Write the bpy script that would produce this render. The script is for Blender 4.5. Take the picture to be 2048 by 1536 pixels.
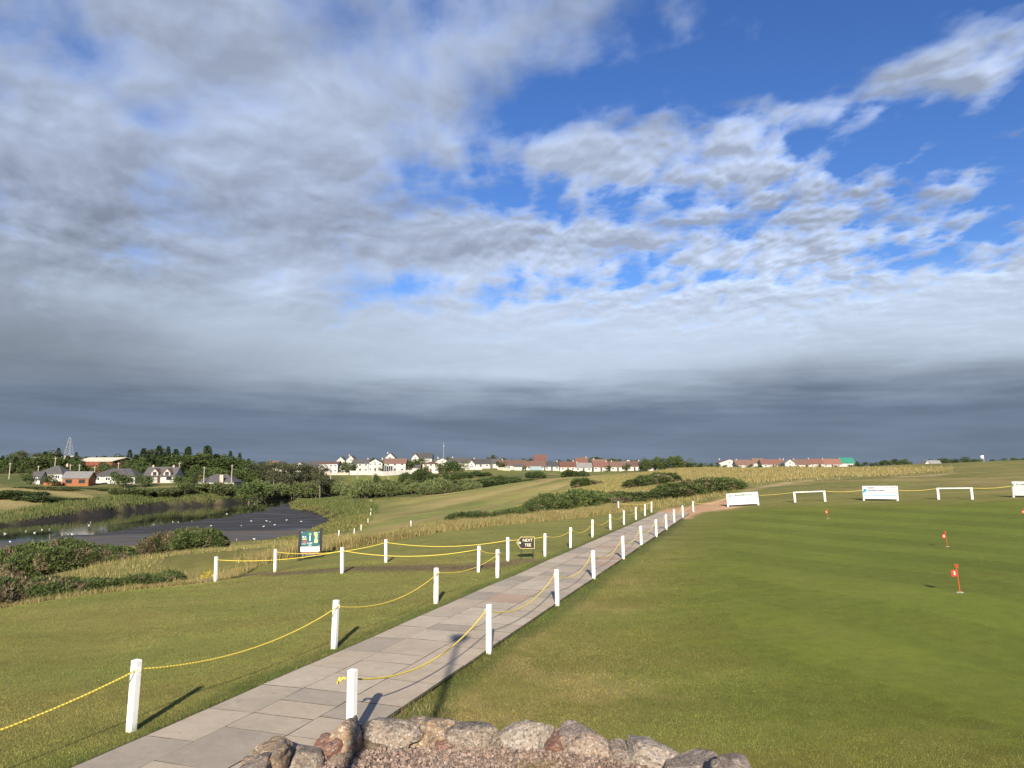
import bpy, math, random
import numpy as np
from mathutils import Vector, Matrix

random.seed(7)
RNG = np.random.default_rng(11)
S = bpy.context.scene
COL = S.collection
for o in list(bpy.data.objects):
    bpy.data.objects.remove(o)

# ------------------------------------------------------------------ camera
F = 1450.0                                   # focal length in pixels of a 2048 wide picture
PITCH = math.atan((945 - 768) / F)
CZ = 3.4                                     # eye above the slab path
cam_d = bpy.data.cameras.new("camera")
cam_d.sensor_width = 36.0
cam_d.lens = F / 2048 * 36.0
cam_d.clip_start = 0.1
cam_d.clip_end = 12000
cam = bpy.data.objects.new("camera", cam_d)
COL.objects.link(cam)
cam.location = (0, 0, CZ)
cam.rotation_euler = (math.pi / 2 + PITCH, 0, 0)
S.camera = cam
S.render.resolution_x, S.render.resolution_y = 1024, 768

# ------------------------------------------------------------------ exposure
S.view_settings.view_transform = 'Standard'
S.view_settings.look = 'None'
S.view_settings.exposure = 0.95
S.view_settings.gamma = 1.0
S.view_settings.use_curve_mapping = False
S.cycles.max_bounces = 5; S.cycles.diffuse_bounces = 2; S.cycles.glossy_bounces = 2; S.cycles.transmission_bounces = 3
S.cycles.adaptive_threshold = 0.02

SUN_EL = math.radians(24.0)

# ------------------------------------------------------------------ node expression helper
class E:
    """A float socket of a node tree with arithmetic."""
    def __init__(s, t, v):
        s.t, s.v = t, v
    def m(s, op, *a, clamp=False):
        n = s.t.nodes.new('ShaderNodeMath'); n.operation = op; n.use_clamp = clamp
        for i, q in enumerate((s,) + a):
            v = q.v if isinstance(q, E) else q
            if isinstance(v, (int, float)): n.inputs[i].default_value = v
            else: s.t.links.new(v, n.inputs[i])
        return E(s.t, n.outputs[0])
    def __add__(s, o): return s.m('ADD', o)
    __radd__ = __add__
    def __sub__(s, o): return s.m('SUBTRACT', o)
    def __rsub__(s, o): return E(s.t, float(o)).m('SUBTRACT', s)
    def __mul__(s, o): return s.m('MULTIPLY', o)
    __rmul__ = __mul__
    def __truediv__(s, o): return s.m('DIVIDE', o)
    def __rtruediv__(s, o): return E(s.t, float(o)).m('DIVIDE', s)
    def ss(s, a, b, lo=0.0, hi=1.0):
        n = s.t.nodes.new('ShaderNodeMapRange'); n.interpolation_type = 'SMOOTHSTEP'
        s.t.links.new(s.v, n.inputs['Value'])
        for k, v in (('From Min', a), ('From Max', b), ('To Min', lo), ('To Max', hi)):
            if isinstance(v, E): s.t.links.new(v.v, n.inputs[k])
            else: n.inputs[k].default_value = v
        return E(s.t, n.outputs['Result'])
    def clamp(s): return s.m('ADD', 0.0, clamp=True)

def comb(t, x, y, z):
    n = t.nodes.new('ShaderNodeCombineXYZ')
    for i, q in enumerate((x, y, z)):
        if isinstance(q, E): t.links.new(q.v, n.inputs[i])
        else: n.inputs[i].default_value = q
    return n.outputs[0]

def noise(t, vec, scale, detail=4, rough=0.55, dist=0.0, out=0):
    n = t.nodes.new('ShaderNodeTexNoise')
    n.inputs['Scale'].default_value = scale
    n.inputs['Detail'].default_value = detail
    n.inputs['Roughness'].default_value = rough
    n.inputs['Distortion'].default_value = dist
    if vec is not None: t.links.new(vec, n.inputs['Vector'])
    return E(t, n.outputs[0]) if out == 0 else n.outputs[1]

def mixc(t, f, a, b, mode='MIX'):
    n = t.nodes.new('ShaderNodeMix'); n.data_type = 'RGBA'; n.blend_type = mode
    if isinstance(f, E): t.links.new(f.v, n.inputs[0])
    else: n.inputs[0].default_value = f
    for i, q in ((6, a), (7, b)):
        if isinstance(q, (tuple, list)): n.inputs[i].default_value = (*q[:3], 1)
        else: t.links.new(q, n.inputs[i])
    return n.outputs[2]

# ------------------------------------------------------------------ world: sky and cloud
def build_world():
    w = bpy.data.worlds.new("World"); S.world = w; w.use_nodes = True
    w.cycles.sampling_method = 'MANUAL'; w.cycles.sample_map_resolution = 256
    t = w.node_tree; t.nodes.clear()
    out = t.nodes.new('ShaderNodeOutputWorld'); bg = t.nodes.new('ShaderNodeBackground')
    sky = t.nodes.new('ShaderNodeTexSky'); sky.sky_type = 'NISHITA'; sky.sun_disc = False
    sky.sun_elevation = SUN_EL; sky.sun_rotation = math.pi
    sky.altitude = 0; sky.air_density = 1.0; sky.dust_density = 0.15; sky.ozone_density = 6.0
    hs = t.nodes.new('ShaderNodeHueSaturation'); hs.inputs['Hue'].default_value = 0.511
    hs.inputs['Saturation'].default_value = 1.10; hs.inputs['Value'].default_value = 1.28
    t.links.new(sky.outputs[0], hs.inputs['Color'])
    tc = t.nodes.new('ShaderNodeTexCoord')
    sp = t.nodes.new('ShaderNodeSeparateXYZ'); t.links.new(tc.outputs['Generated'], sp.inputs[0])
    x, y, z0 = (E(t, sp.outputs[i]) for i in range(3))
    z = z0.m('MAXIMUM', 0.0)
    az = x.m('ARCTAN2', y)
    # the cloud deck: a curved sheet seen from below, its drift lines running to the upper right
    k = 1.0 / (z + 0.20)
    px, py = x * k, y * k
    base = comb(t, px, py, 0.0)
    w1 = noise(t, base, 1.6, 2, 0.5, out=1)
    ws = t.nodes.new('ShaderNodeSeparateXYZ'); t.links.new(w1, ws.inputs[0])
    wx, wy = E(t, ws.outputs[0]) - 0.5, E(t, ws.outputs[1]) - 0.5
    qx = px + wx * 0.30
    qy = py + wy * 0.30 + px * 0.10
    big = noise(t, comb(t, qx, qy, 3.7), 1.9, 2, 0.5)
    n = noise(t, comb(t, qx, qy * 0.85, 3.7), 4.6, 6, 0.50)
    n2 = noise(t, comb(t, qx, qy * 0.85 + 0.045, 3.7), 4.6, 4, 0.50)
    puff = noise(t, comb(t, px + wx * 0.15, (py + wy * 0.15) * 0.85 + px * 0.12, 9.1), 15.0, 3, 0.5)
    puff2 = noise(t, comb(t, px + wx * 0.15, (py + wy * 0.15) * 0.85 + px * 0.12 + 0.02, 9.1), 15.0, 2, 0.5)
    # banks and gaps of this sky, as broad soft swells (azimuth, height), bent by the same drift
    ga_, gz_ = az + wx * 0.10, z + wy * 0.06
    def swell(spec):
        tot = None
        for cx, cy, sx, sy, amp in spec:
            r = Vector(((cx - 1024) / 1450, 1450 / 1460.8 - (768 - cy) / 1450 * 0.1212, 0.1212 + (768 - cy) / 1460.8)).normalized()
            a0, e0 = math.atan2(r.x, r.y), r.z
            g = ((ga_ - a0) * (1450 / sx)).m('POWER', 2.0) + ((gz_ - e0) * (1450 / sy)).m('POWER', 2.0)
            g = (g * -1.0).m('EXPONENT') * amp
            tot = g if tot is None else tot + g
        return tot
    cover = swell([(1860, 270, 260, 75, -.34), (1640, 110, 150, 120, -.26), (1120, 225, 240, 60, -.30), (1960, 20, 260, 60, -.30), (1180, 415, 280, 34, -.36),
                   (900, 395, 140, 40, -.26), (1960, 440, 220, 60, -.26), (690, 470, 60, 60, -.22), (160, 115, 90, 45, -.26), (300, 205, 70, 36, -.20), (40, 40, 160, 90, .14), (1340, 190, 160, 60, -.2), (640, 40, 90, 60, -.2),
                   (1890, 120, 160, 55, .44), (1660, 205, 170, 34, .36), (1150, 285, 120, 45, .34), (900, 465, 260, 50, .42), (700, 560, 500, 40, -.12), (1500, 545, 420, 26, -.16), (1420, 310, 210, 60, .30), (1560, 420, 340, 100, .36), (1300, 250, 160, 40, .12), (520, 120, 340, 170, .20), (230, 400, 520, 170, .30), (1250, 80, 220, 110, .16)])
    shade = swell([(1200, 560, 560, 80, 1.5), (1050, 690, 700, 80, 1.5), (1000, 755, 420, 24, 1.0), (420, 260, 330, 110, 0.55), (330, 440, 520, 90, -0.75), (60, 710, 430, 130, -1.9), (1800, 735, 420, 36, -1.3), (1960, 690, 150, 32, 1.2), (540, 565, 90, 45, 1.3), (230, 575, 120, 22, 0.9), (850, 545, 300, 22, 1.0), (420, 640, 160, 30, 0.6), (1850, 580, 300, 80, 0.8), (1250, 310, 500, 60, 0.8)])
    right = az.ss(-0.28, 0.45)
    ripple = az.ss(-0.25, 0.10) * z.ss(0.19, 0.25) * (1.0 - z.ss(0.36, 0.50))
    up = z.ss(0.23, 0.38)
    cov = 0.29 - right * z.ss(0.19, 0.33) * 0.22 - up * 0.07 - z.ss(0.20, 0.27) * 0.05 + (1.0 - z.ss(0.12, 0.27)) * 0.35 + cover
    dens = (n - 0.5) * 1.0 + (big - 0.5) * 0.6 + (puff - 0.5) * (0.36 + right * 0.45 + ripple * 0.75) + cov + ripple * 0.10
    alpha = dens.ss(-0.10, 0.42)
    thick = dens.ss(0.05, 0.55)
    calm = z.ss(0.15, 0.28, 0.12, 1.0)
    lit = (0.50 + ((n2 - n) * 3.2 + (puff2 - puff) * (0.7 + right * 0.9 + ripple * 1.2)) * calm).clamp()
    soft = noise(t, comb(t, az * 2.0 + wx * 0.5, z * 7.0 + wy * 0.6, 1.3), 1.7, 4, 0.5)
    mid = (3.15 + shade) * (0.80 + soft * 0.40)
    bright = 5.9 + right * 1.8 + shade * 0.8
    lum = mid + (bright - mid) * lit * (1.0 - thick * 0.40)
    cloud = mixc(t, thick, (0.80, 0.97, 1.34), (0.82, 0.965, 1.27))
    cloud = mixc(t, z.ss(0.14, 0.34), (0.855, 1.0, 1.215), cloud)
    lumc = mixc(t, 1.0, cloud, comb(t, lum, lum, lum), 'MULTIPLY')
    # the far dark rain band low over the land
    streak = noise(t, comb(t, az * 2.4, z * 24.0 + az * 0.5, 0.4), 2.0, 6, 0.56)
    edge = z + (streak - 0.5) * 0.06 + (soft - 0.5) * 0.05 + (n - 0.5) * 0.025 - az * 0.008
    far = edge.ss(0.068, 0.150)
    dl = 1.72 + (1.0 - z.ss(0.0, 0.06)) * 0.22 + (streak - 0.5) * 1.25
    dark = mixc(t, 1.0, (0.78, 1.0, 1.40), comb(t, dl, dl, dl), 'MULTIPLY')
    sheet = mixc(t, far, dark, lumc)
    alpha2 = alpha.m('MAXIMUM', 1.0 - z.ss(0.17, 0.26))
    fin = mixc(t, alpha2 * 0.985, hs.outputs['Color'], sheet)
    t.links.new(fin, bg.inputs['Color']); bg.inputs['Strength'].default_value = 0.060
    t.links.new(bg.outputs[0], out.inputs[0])
build_world()

# ------------------------------------------------------------------ sun
sd = bpy.data.lights.new("sun", 'SUN'); sd.energy = 5.0; sd.angle = math.radians(0.53)
sd.color = (1.0, 0.90, 0.74)
sun = bpy.data.objects.new("sun", sd); COL.objects.link(sun)
sun.rotation_euler = (math.pi / 2 - SUN_EL, 0, 0); sun.location = (0, -40, 40)

# ------------------------------------------------------------------ layout helpers
SP, CP_ = math.sin(PITCH), math.cos(PITCH)
def ray(px, py):
    a, b = (px - 1024) / F, (768 - py) / F
    return np.array([a, CP_ - b * SP, SP + b * CP_])
def P(px, py, Y):
    r = ray(px, py); r = r * (Y / r[1]); return Vector((r[0], r[1], r[2] + CZ))
def PZ(px, py, z):
    r = ray(px, py); r = r * ((z - CZ) / r[2]); return Vector((r[0], r[1], z))
def AZ(px, Y, z):                              # a point straight under picture column px, at distance Y
    d = Y * CP_ + (z - CZ) * SP
    return Vector(((px - 1024) / F * d, Y, z))

# ---- numpy value noise
def _h(i, j, s):
    v = (i * 374761393 + j * 668265263 + s * 1442695041) & 0xFFFFFFFF
    v = ((v ^ (v >> 13)) * 1274126177) & 0xFFFFFFFF
    return ((v ^ (v >> 16)) & 0xFFFFFF) / float(0xFFFFFF)
def vnoise(x, y, s=0):
    x, y = np.asarray(x, float), np.asarray(y, float)
    i, j = np.floor(x).astype(np.int64), np.floor(y).astype(np.int64)
    u, v = x - i, y - j
    u, v = u * u * (3 - 2 * u), v * v * (3 - 2 * v)
    return ((_h(i, j, s) * (1 - u) + _h(i + 1, j, s) * u) * (1 - v) + (_h(i, j + 1, s) * (1 - u) + _h(i + 1, j + 1, s) * u) * v)
def fbm(x, y, s=0, o=4):
    a, r, f, n = 0.5, 0, 1.0, 0
    for k in range(o):
        r = r + a * vnoise(np.asarray(x) * f, np.asarray(y) * f, s + k * 17); n += a; a *= 0.5; f *= 2.03
    return r / n

# ------------------------------------------------------------------ terrain heights
WATER = -6.6
cps = []
for Yv in (-12, 0, 5, 9, 13, 18, 23, 28, 34, 40, 47, 54, 60):      # along the path
    cx = -3.6 + 0.312 * (Yv - 9)
    cps += [(cx - 1.6, Yv, 0), (cx + 1.7, Yv, 0)]
W = lambda v: cps.append(tuple(v))
for a in [(-9, 9, -0.25), (-16, 10, -0.6), (-30, 12, -1.2), (-9, 17, -0.4), (-5, 24, -0.25), (6, 8, 0.1), (14, 9, 0.3), (30, 12, 0.8),
          (9, 14, 0.15), (11, 18, 0.42), (19, 31, 0.3), (20, 47, 0.3), (30, 30, 0.8), (-40, 22, -3), (45, 35, 1.6)]: W(a)
for px, py, z in [(684, 1147, -0.2), (957, 1145, -0.12), (772, 1126, -0.2), (431, 1163, -0.8), (550, 1143, -0.85), (200, 1190, -1.0), (0, 1222, -1.15),
                  (1016, 1123, -0.05), (900, 1062, -0.1), (1100, 1040, -0.05)]: W(PZ(px, py, z))
for px, Y, z in [(0, 31, -3.0), (200, 34, -2.7), (330, 37, -2.4), (-300, 40, -5)]: W(AZ(px, Y, z))
for px, py, Y in [(620, 1120, 37), (480, 1119, 42), (300, 1136, 42), (100, 1150, 45), (150, 1141, 50), (360, 1107, 61), (520, 1098, 60),
                  (680, 1078, 62), (740, 1062, 92), (740, 1032, 125), (742, 1003, 180), (600, 1034, 148), (625, 1062, 115),
                  (850, 1022, 132), (850, 992, 215), (900, 985, 250), (962, 979, 300), (1000, 1002, 145), (1000, 1026, 95), (920, 1042, 74),
                  (1050, 982, 170), (1150, 966, 180), (1200, 956, 190), (1250, 947, 200), (1100, 958, 230), (1000, 977, 262), (1350, 940, 190), (1450, 939, 170),
                  (1600, 941, 150), (1750, 942, 140), (1130, 1024, 67), (1250, 1008, 74), (1400, 991, 82), (1330, 1001, 78), (1300, 970, 118), (1200, 987, 108), (1100, 1002, 100),
                  (1150, 943, 425), (1300, 941, 425), (900, 950, 380), (700, 948, 385), (700, 957, 345), (800, 970, 325), (1000, 948, 380), (700, 930, 450), (850, 921, 500), (1000, 927, 500), (600, 941, 420), (1300, 932, 600), (1600, 932, 600),
                  (1453, 1017, 67), (1620, 1004, 63), (1761, 1002, 60), (1911, 999, 57), (2080, 994, 55), (1500, 978, 85), (1580, 964, 95), (1770, 954, 100), (1900, 947, 115), (1968, 921, 165), (2060, 917, 175), (2400, 915, 170),
                  (0, 1030, 150), (0, 1003, 168), (150, 1003, 178), (300, 1003, 195), (100, 985, 195), (300, 986, 218), (130, 966, 248), (340, 966, 252), (440, 969, 245), (500, 993, 262), (600, 978, 318), (650, 967, 338), (250, 943, 310), (0, 945, 300), (450, 950, 320), (200, 936, 420), (-300, 1000, 170), (-300, 945, 300)]:
    W(P(px, py, Y))
for px, Y, z in [(1200, 265, -0.5), (1100, 330, 0.2), (1400, 260, 2.0), (2048, 280, 6.0), (1700, 280, 3.0), (1700, 430, 4.5), (2048, 600, 8), (-300, 500, 8), (2400, 600, 8)]: W(AZ(px, Y, z))
for px in (-600, 0, 500, 1000, 1500, 2048, 2700):
    for Y in (900, 1600, 3500): W(AZ(px, Y, 9.0))
cps = np.array([list(c) for c in cps], float)
def warp(x, y):
    d = np.hypot(x, y + 14.0)
    return np.stack([np.arctan2(x, y + 14.0) * 1.6, np.log(d)], -1)
def tps(d2): return 0.5 * d2 * np.log(d2 + 1e-9)
cw = warp(cps[:, 0], cps[:, 1])
nC = len(cw)
K = tps(((cw[:, None] - cw[None]) ** 2).sum(-1)) + np.eye(nC) * 2e-4
A = np.zeros((nC + 3, nC + 3)); A[:nC, :nC] = K; A[:nC, nC] = 1; A[:nC, nC + 1:] = cw; A[nC, :nC] = 1; A[nC + 1:, :nC] = cw.T
wgt = np.linalg.solve(A, np.concatenate([cps[:, 2], np.zeros(3)]))
def Hraw(x, y):
    x = np.asarray(x, float).ravel(); y = np.asarray(y, float).ravel(); r = np.empty(len(x))
    for s in range(0, len(x), 20000):
        q = warp(x[s:s + 20000], y[s:s + 20000])
        d2 = ((q[:, None] - cw[None]) ** 2).sum(-1)
        r[s:s + 20000] = tps(d2) @ wgt[:nC] + wgt[nC] + q @ wgt[nC + 1:]
    return r

# ---- polygons in plan
def sdf(x, y, poly):
    """signed distance to a closed polygon, negative inside"""
    p = np.array([[v[0], v[1]] for v in poly]); d = np.full(x.shape, 1e18); ins = np.zeros(x.shape, bool)
    for i in range(len(p)):
        a, b = p[i], p[(i + 1) % len(p)]
        e = b - a; wx, wy = x - a[0], y - a[1]
        tt = np.clip((wx * e[0] + wy * e[1]) / max(e @ e, 1e-9), 0, 1)
        d = np.minimum(d, (wx - e[0] * tt) ** 2 + (wy - e[1] * tt) ** 2)
        c = (a[1] > y) != (b[1] > y)
        with np.errstate(divide='ignore', invalid='ignore'):
            ins ^= c & (x < e[0] * (y - a[1]) / (e[1] if e[1] else 1e-9) + a[0])
    return np.where(ins, -1, 1) * np.sqrt(d)
def ldist(x, y, line):
    p = [np.array([v[0], v[1]]) for v in line]; d = np.full(x.shape, 1e18)
    for a, b in zip(p[:-1], p[1:]):
        e = b - a; wx, wy = x - a[0], y - a[1]
        tt = np.clip((wx * e[0] + wy * e[1]) / max(e @ e, 1e-9), 0, 1)
        d = np.minimum(d, (wx - e[0] * tt) ** 2 + (wy - e[1] * tt) ** 2)
    return np.sqrt(d)
def sst(a, b, v):
    q = np.clip((v - a) / (b - a), 0, 1); return q * q * (3 - 2 * q)

basin = [PZ(px, py, WATER) for px, py in [(-500, 1110), (0, 1057), (120, 1042), (230, 1029), (340, 1015), (430, 1011), (500, 1004), (560, 998), (620, 995), (690, 991), (760, 988),
         (760, 992), (690, 996), (600, 1004), (572, 1010), (575, 1019), (612, 1028), (642, 1038), (660, 1049), (640, 1058), (592, 1074), (560, 1082), (500, 1086), (440, 1091), (300, 1099), (200, 1101), (0, 1104), (-500, 1150)]]
channel = [PZ(px, py, WATER) for px, py in [(-500, 1104), (0, 1052), (120, 1037), (230, 1024), (340, 1010), (430, 1006), (500, 1000), (560, 994), (640, 990), (700, 988), (700, 995), (600, 1000), (565, 1010), (520, 1024), (450, 1035), (400, 1042), (340, 1047), (250, 1060), (180, 1068), (120, 1074), (0, 1088), (-500, 1135)]]

DMIN, DMAX, NA, NR = 3.0, 9000.0, 641, 470
AMAX = math.radians(78)
OFF = 4.0                                    # the fan of the grid starts behind the viewer
ga = np.linspace(-AMAX, AMAX, NA)
gl = np.linspace(math.log(DMIN), math.log(DMAX), NR)
GA, GL = np.meshgrid(ga, gl, indexing='ij')
GX, GY = np.sin(GA) * np.exp(GL), np.cos(GA) * np.exp(GL) - OFF
gx, gy = GX.ravel(), GY.ravel()
gz = Hraw(gx, gy)
dd = np.hypot(gx, gy)
gz = gz + (fbm(gx / 9, gy / 9, 3) - 0.5) * 0.5 * sst(45, 110, dd) + (fbm(gx / 40, gy / 40, 5) - 0.5) * 2.0 * sst(110, 250, dd)
sb = sdf(gx, gy, basin) + (fbm(gx / 6, gy / 6, 9) - 0.5) * 5
sc = sdf(gx, gy, channel) + (fbm(gx / 7, gy / 4, 21) - 0.5) * 7
mudz = WATER + 0.10 + np.clip(sc, -6, 12) * 0.012 + (fbm(gx / 5, gy / 2.5, 8) - 0.5) * 0.10
mudz = np.where(sc < 0, WATER - 0.05 - np.clip(-sc, 0, 5) * 0.1, mudz)
bank = sst(-0.5, 3.5, sb)
gz = np.minimum(gz, WATER + 0.9 + np.clip(sb, 0, 400) * 0.26)
gz = np.where(sb < 3.5, mudz * (1 - bank) + np.maximum(gz, WATER + 0.7) * bank, np.maximum(gz, WATER + 0.7))
ZG = gz.reshape(NA, NR)
def H(x, y):
    x, y = np.asarray(x, float), np.asarray(y, float)
    a = (np.arctan2(x, y + OFF) + AMAX) / (2 * AMAX) * (NA - 1)
    l = (np.log(np.maximum(np.hypot(x, y + OFF), DMIN)) - gl[0]) / (gl[-1] - gl[0]) * (NR - 1)
    i = np.clip(np.floor(a).astype(int), 0, NA - 2); j = np.clip(np.floor(l).astype(int), 0, NR - 2)
    u, v = np.clip(a - i, 0, 1), np.clip(l - j, 0, 1)
    return (ZG[i, j] * (1 - u) + ZG[i + 1, j] * u) * (1 - v) + (ZG[i, j + 1] * (1 - u) + ZG[i + 1, j + 1] * u) * v
HS = lambda x, y: float(H(x, y))
_Ys = np.exp(np.linspace(math.log(4), math.log(3000), 1500))
def hit(px, py):
    """where the line of sight through a picture point meets the ground"""
    r = ray(px, py); x = r[0] / r[1] * _Ys; z = CZ + r[2] / r[1] * _Ys
    b = np.nonzero(z < H(x, _Ys))[0]
    if not len(b): return Vector((x[-1], _Ys[-1], 0))
    i = b[0]; return Vector((x[i], _Ys[i], HS(x[i], _Ys[i])))
def on(px, Y, dz=0.0):
    v = AZ(px, Y, 0); z = HS(v.x, v.y); v = AZ(px, Y, z); v.z = z + dz; return v

# ------------------------------------------------------------------ mesh + tagging helpers
def link(o, parent=None):
    COL.objects.link(o)
    if parent is not None: o.parent = parent
    return o
def mesh_np(name, co, faces, mat, cols=None, smooth=False):
    """co (N,3), faces (M,k) of one face size"""
    me = bpy.data.meshes.new(name); co = np.asarray(co, np.float32); faces = np.asarray(faces, np.int32)
    M, k = faces.shape
    me.vertices.add(len(co)); me.vertices.foreach_set('co', co.ravel())
    me.loops.add(M * k); me.loops.foreach_set('vertex_index', faces.ravel())
    me.polygons.add(M); me.polygons.foreach_set('loop_start', np.arange(M, dtype=np.int32) * k)
    try: me.polygons.foreach_set('loop_total', np.full(M, k, np.int32))
    except Exception: pass
    me.polygons.foreach_set('use_smooth', np.full(M, smooth, bool))
    me.update(calc_edges=True)
    if cols is not None:
        a = me.attributes.new('Col', 'FLOAT_COLOR', 'POINT')
        c = np.ones((len(co), 4), np.float32); c[:, :3] = cols; a.data.foreach_set('color', c.ravel())
    if mat: me.materials.append(mat)
    return me
def tag(o, label=None, cat=None, group=None, kind=None):
    for k, v in (('label', label), ('category', cat), ('group', group), ('kind', kind)):
        if v: o[k] = v
    return o
def empty(name, loc=(0, 0, 0), rz=0.0):
    o = bpy.data.objects.new(name, None); o.empty_display_size = 0.2; link(o)
    o.location = loc; o.rotation_euler = (0, 0, rz); return o
def obj(name, me, parent=None, loc=None, rot=None, scale=None):
    o = link(bpy.data.objects.new(name, me), parent)
    if loc is not None: o.location = loc
    if rot is not None: o.rotation_euler = rot
    if scale is not None: o.scale = scale
    return o
class MB:
    """collects simple solids into one mesh"""
    def __init__(s): s.v, s.f = [], []
    def add(s, vs, fs):
        n = len(s.v); s.v += [tuple(v) for v in vs]; s.f += [tuple(i + n for i in f) for f in fs]; return s
    def box(s, c, d, rot=None):
        hx, hy, hz = d[0] / 2, d[1] / 2, d[2] / 2
        vs = [Vector((x, y, z)) for x in (-hx, hx) for y in (-hy, hy) for z in (-hz, hz)]
        if rot is not None: vs = [rot @ v for v in vs]
        return s.add([v + Vector(c) for v in vs], [(0, 1, 3, 2), (4, 6, 7, 5), (0, 4, 5, 1), (2, 3, 7, 6), (0, 2, 6, 4), (1, 5, 7, 3)])
    def tube(s, pts, rad, n=6, cap=True):
        pts = [Vector(p) for p in pts]; rad = rad if isinstance(rad, (list, tuple)) else [rad] * len(pts)
        rings = []
        for i, p in enumerate(pts):
            t = (pts[min(i + 1, len(pts) - 1)] - pts[max(i - 1, 0)]).normalized()
            a = t.cross(Vector((0, 0, 1)) if abs(t.z) < 0.9 else Vector((0, 1, 0))).normalized(); b = t.cross(a)
            rings.append([p + (a * math.cos(q) + b * math.sin(q)) * rad[i] for q in [2 * math.pi * k / n for k in range(n)]])
        vs = [v for r in rings for v in r]; fs = []
        for i in range(len(pts) - 1):
            for k in range(n): fs.append((i * n + k, i * n + (k + 1) % n, (i + 1) * n + (k + 1) % n, (i + 1) * n + k))
        if cap: fs += [tuple(range(n - 1, -1, -1)), tuple((len(pts) - 1) * n + k for k in range(n))]
        return s.add(vs, fs)
    def prism(s, poly, y0, y1):
        """polygon in x,z extruded along y"""
        n = len(poly); vs = [(p[0], y0, p[1]) for p in poly] + [(p[0], y1, p[1]) for p in poly]
        fs = [tuple(range(n)), tuple(range(2 * n - 1, n - 1, -1))] + [((i + 1) % n, i, n + i, n + (i + 1) % n) for i in range(n)]
        return s.add(vs, fs)
    def mesh(s, name, mat, smooth=False):
        me = bpy.data.meshes.new(name); me.from_pydata(s.v, [], s.f); me.materials.append(mat)
        if smooth: me.polygons.foreach_set('use_smooth', [True] * len(me.polygons))
        me.update(); return me
    def build(s, name, mat, parent=None, loc=None, rz=None, smooth=False):
        return obj(name, s.mesh(name, mat, smooth), parent, loc, None if rz is None else (0, 0, rz))
ORD = ['first', 'second', 'third', 'fourth', 'fifth', 'sixth', 'seventh', 'eighth', 'ninth', 'tenth', 'eleventh', 'twelfth', 'thirteenth', 'fourteenth', 'fifteenth', 'sixteenth', 'seventeenth', 'eighteenth', 'nineteenth']
TENS = {2: 'twent', 3: 'thirt', 4: 'fort', 5: 'fift', 6: 'sixt', 7: 'sevent', 8: 'eight', 9: 'ninet'}
def ordw(i):
    n = i + 1
    if n < 20: return ORD[i]
    if n > 99: return 'hundred and ' + ORD[n - 101] if n > 100 else 'hundredth'
    a, b = divmod(n, 10)
    return TENS[a] + 'ieth' if b == 0 else TENS[a] + 'y-' + ORD[b - 1]

# ------------------------------------------------------------------ materials
def mk(name, c1, c2=None, scale=6.0, rough=0.8, bump=0.0, bscale=40.0, col=False, rnd=0.0, coord='Object', spec=0.3, detail=5, trans=0.0, c3=None, s3=0.7, metal=0.0):
    m = bpy.data.materials.new(name); m.use_nodes = True; t = m.node_tree; b = t.nodes['Principled BSDF']
    b.inputs['Roughness'].default_value = rough; b.inputs['Metallic'].default_value = metal
    b.inputs['Specular IOR Level'].default_value = spec
    tc = t.nodes.new('ShaderNodeTexCoord')
    if coord == 'World':
        g = t.nodes.new('ShaderNodeNewGeometry'); vec = g.outputs['Position']
    else: vec = tc.outputs[coord]
    c2 = c2 or tuple(v * 0.8 for v in c1)
    f = noise(t, vec, scale, detail, 0.6).ss(0.3, 0.7)
    c = mixc(t, f, c1, c2)
    if c3: c = mixc(t, noise(t, vec, s3, 3, 0.5).ss(0.42, 0.68), c, c3)
    if col:
        a = t.nodes.new('ShaderNodeAttribute'); a.attribute_name = 'Col'
        c = mixc(t, 1.0, c, a.outputs['Color'], 'MULTIPLY')
    if rnd:
        oi = t.nodes.new('ShaderNodeObjectInfo'); r = E(t, oi.outputs['Random']) * (2 * rnd) + (1 - rnd)
        c = mixc(t, 1.0, c, comb(t, r, r, r), 'MULTIPLY')
    t.links.new(c, b.inputs['Base Color'])
    if bump:
        bn = t.nodes.new('ShaderNodeBump'); bn.inputs['Strength'].default_value = 1.0; bn.inputs['Distance'].default_value = bump
        t.links.new(noise(t, vec, bscale, 6, 0.65).v, bn.inputs['Height']); t.links.new(bn.outputs[0], b.inputs['Normal'])
    if trans:
        tr = t.nodes.new('ShaderNodeBsdfTranslucent'); t.links.new(c, tr.inputs[0])
        mx = t.nodes.new('ShaderNodeMixShader'); mx.inputs[0].default_value = trans
        t.links.new(b.outputs[0], mx.inputs[1]); t.links.new(tr.outputs[0], mx.inputs[2])
        t.links.new(mx.outputs[0], t.nodes['Material Output'].inputs[0])
    return m

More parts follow.
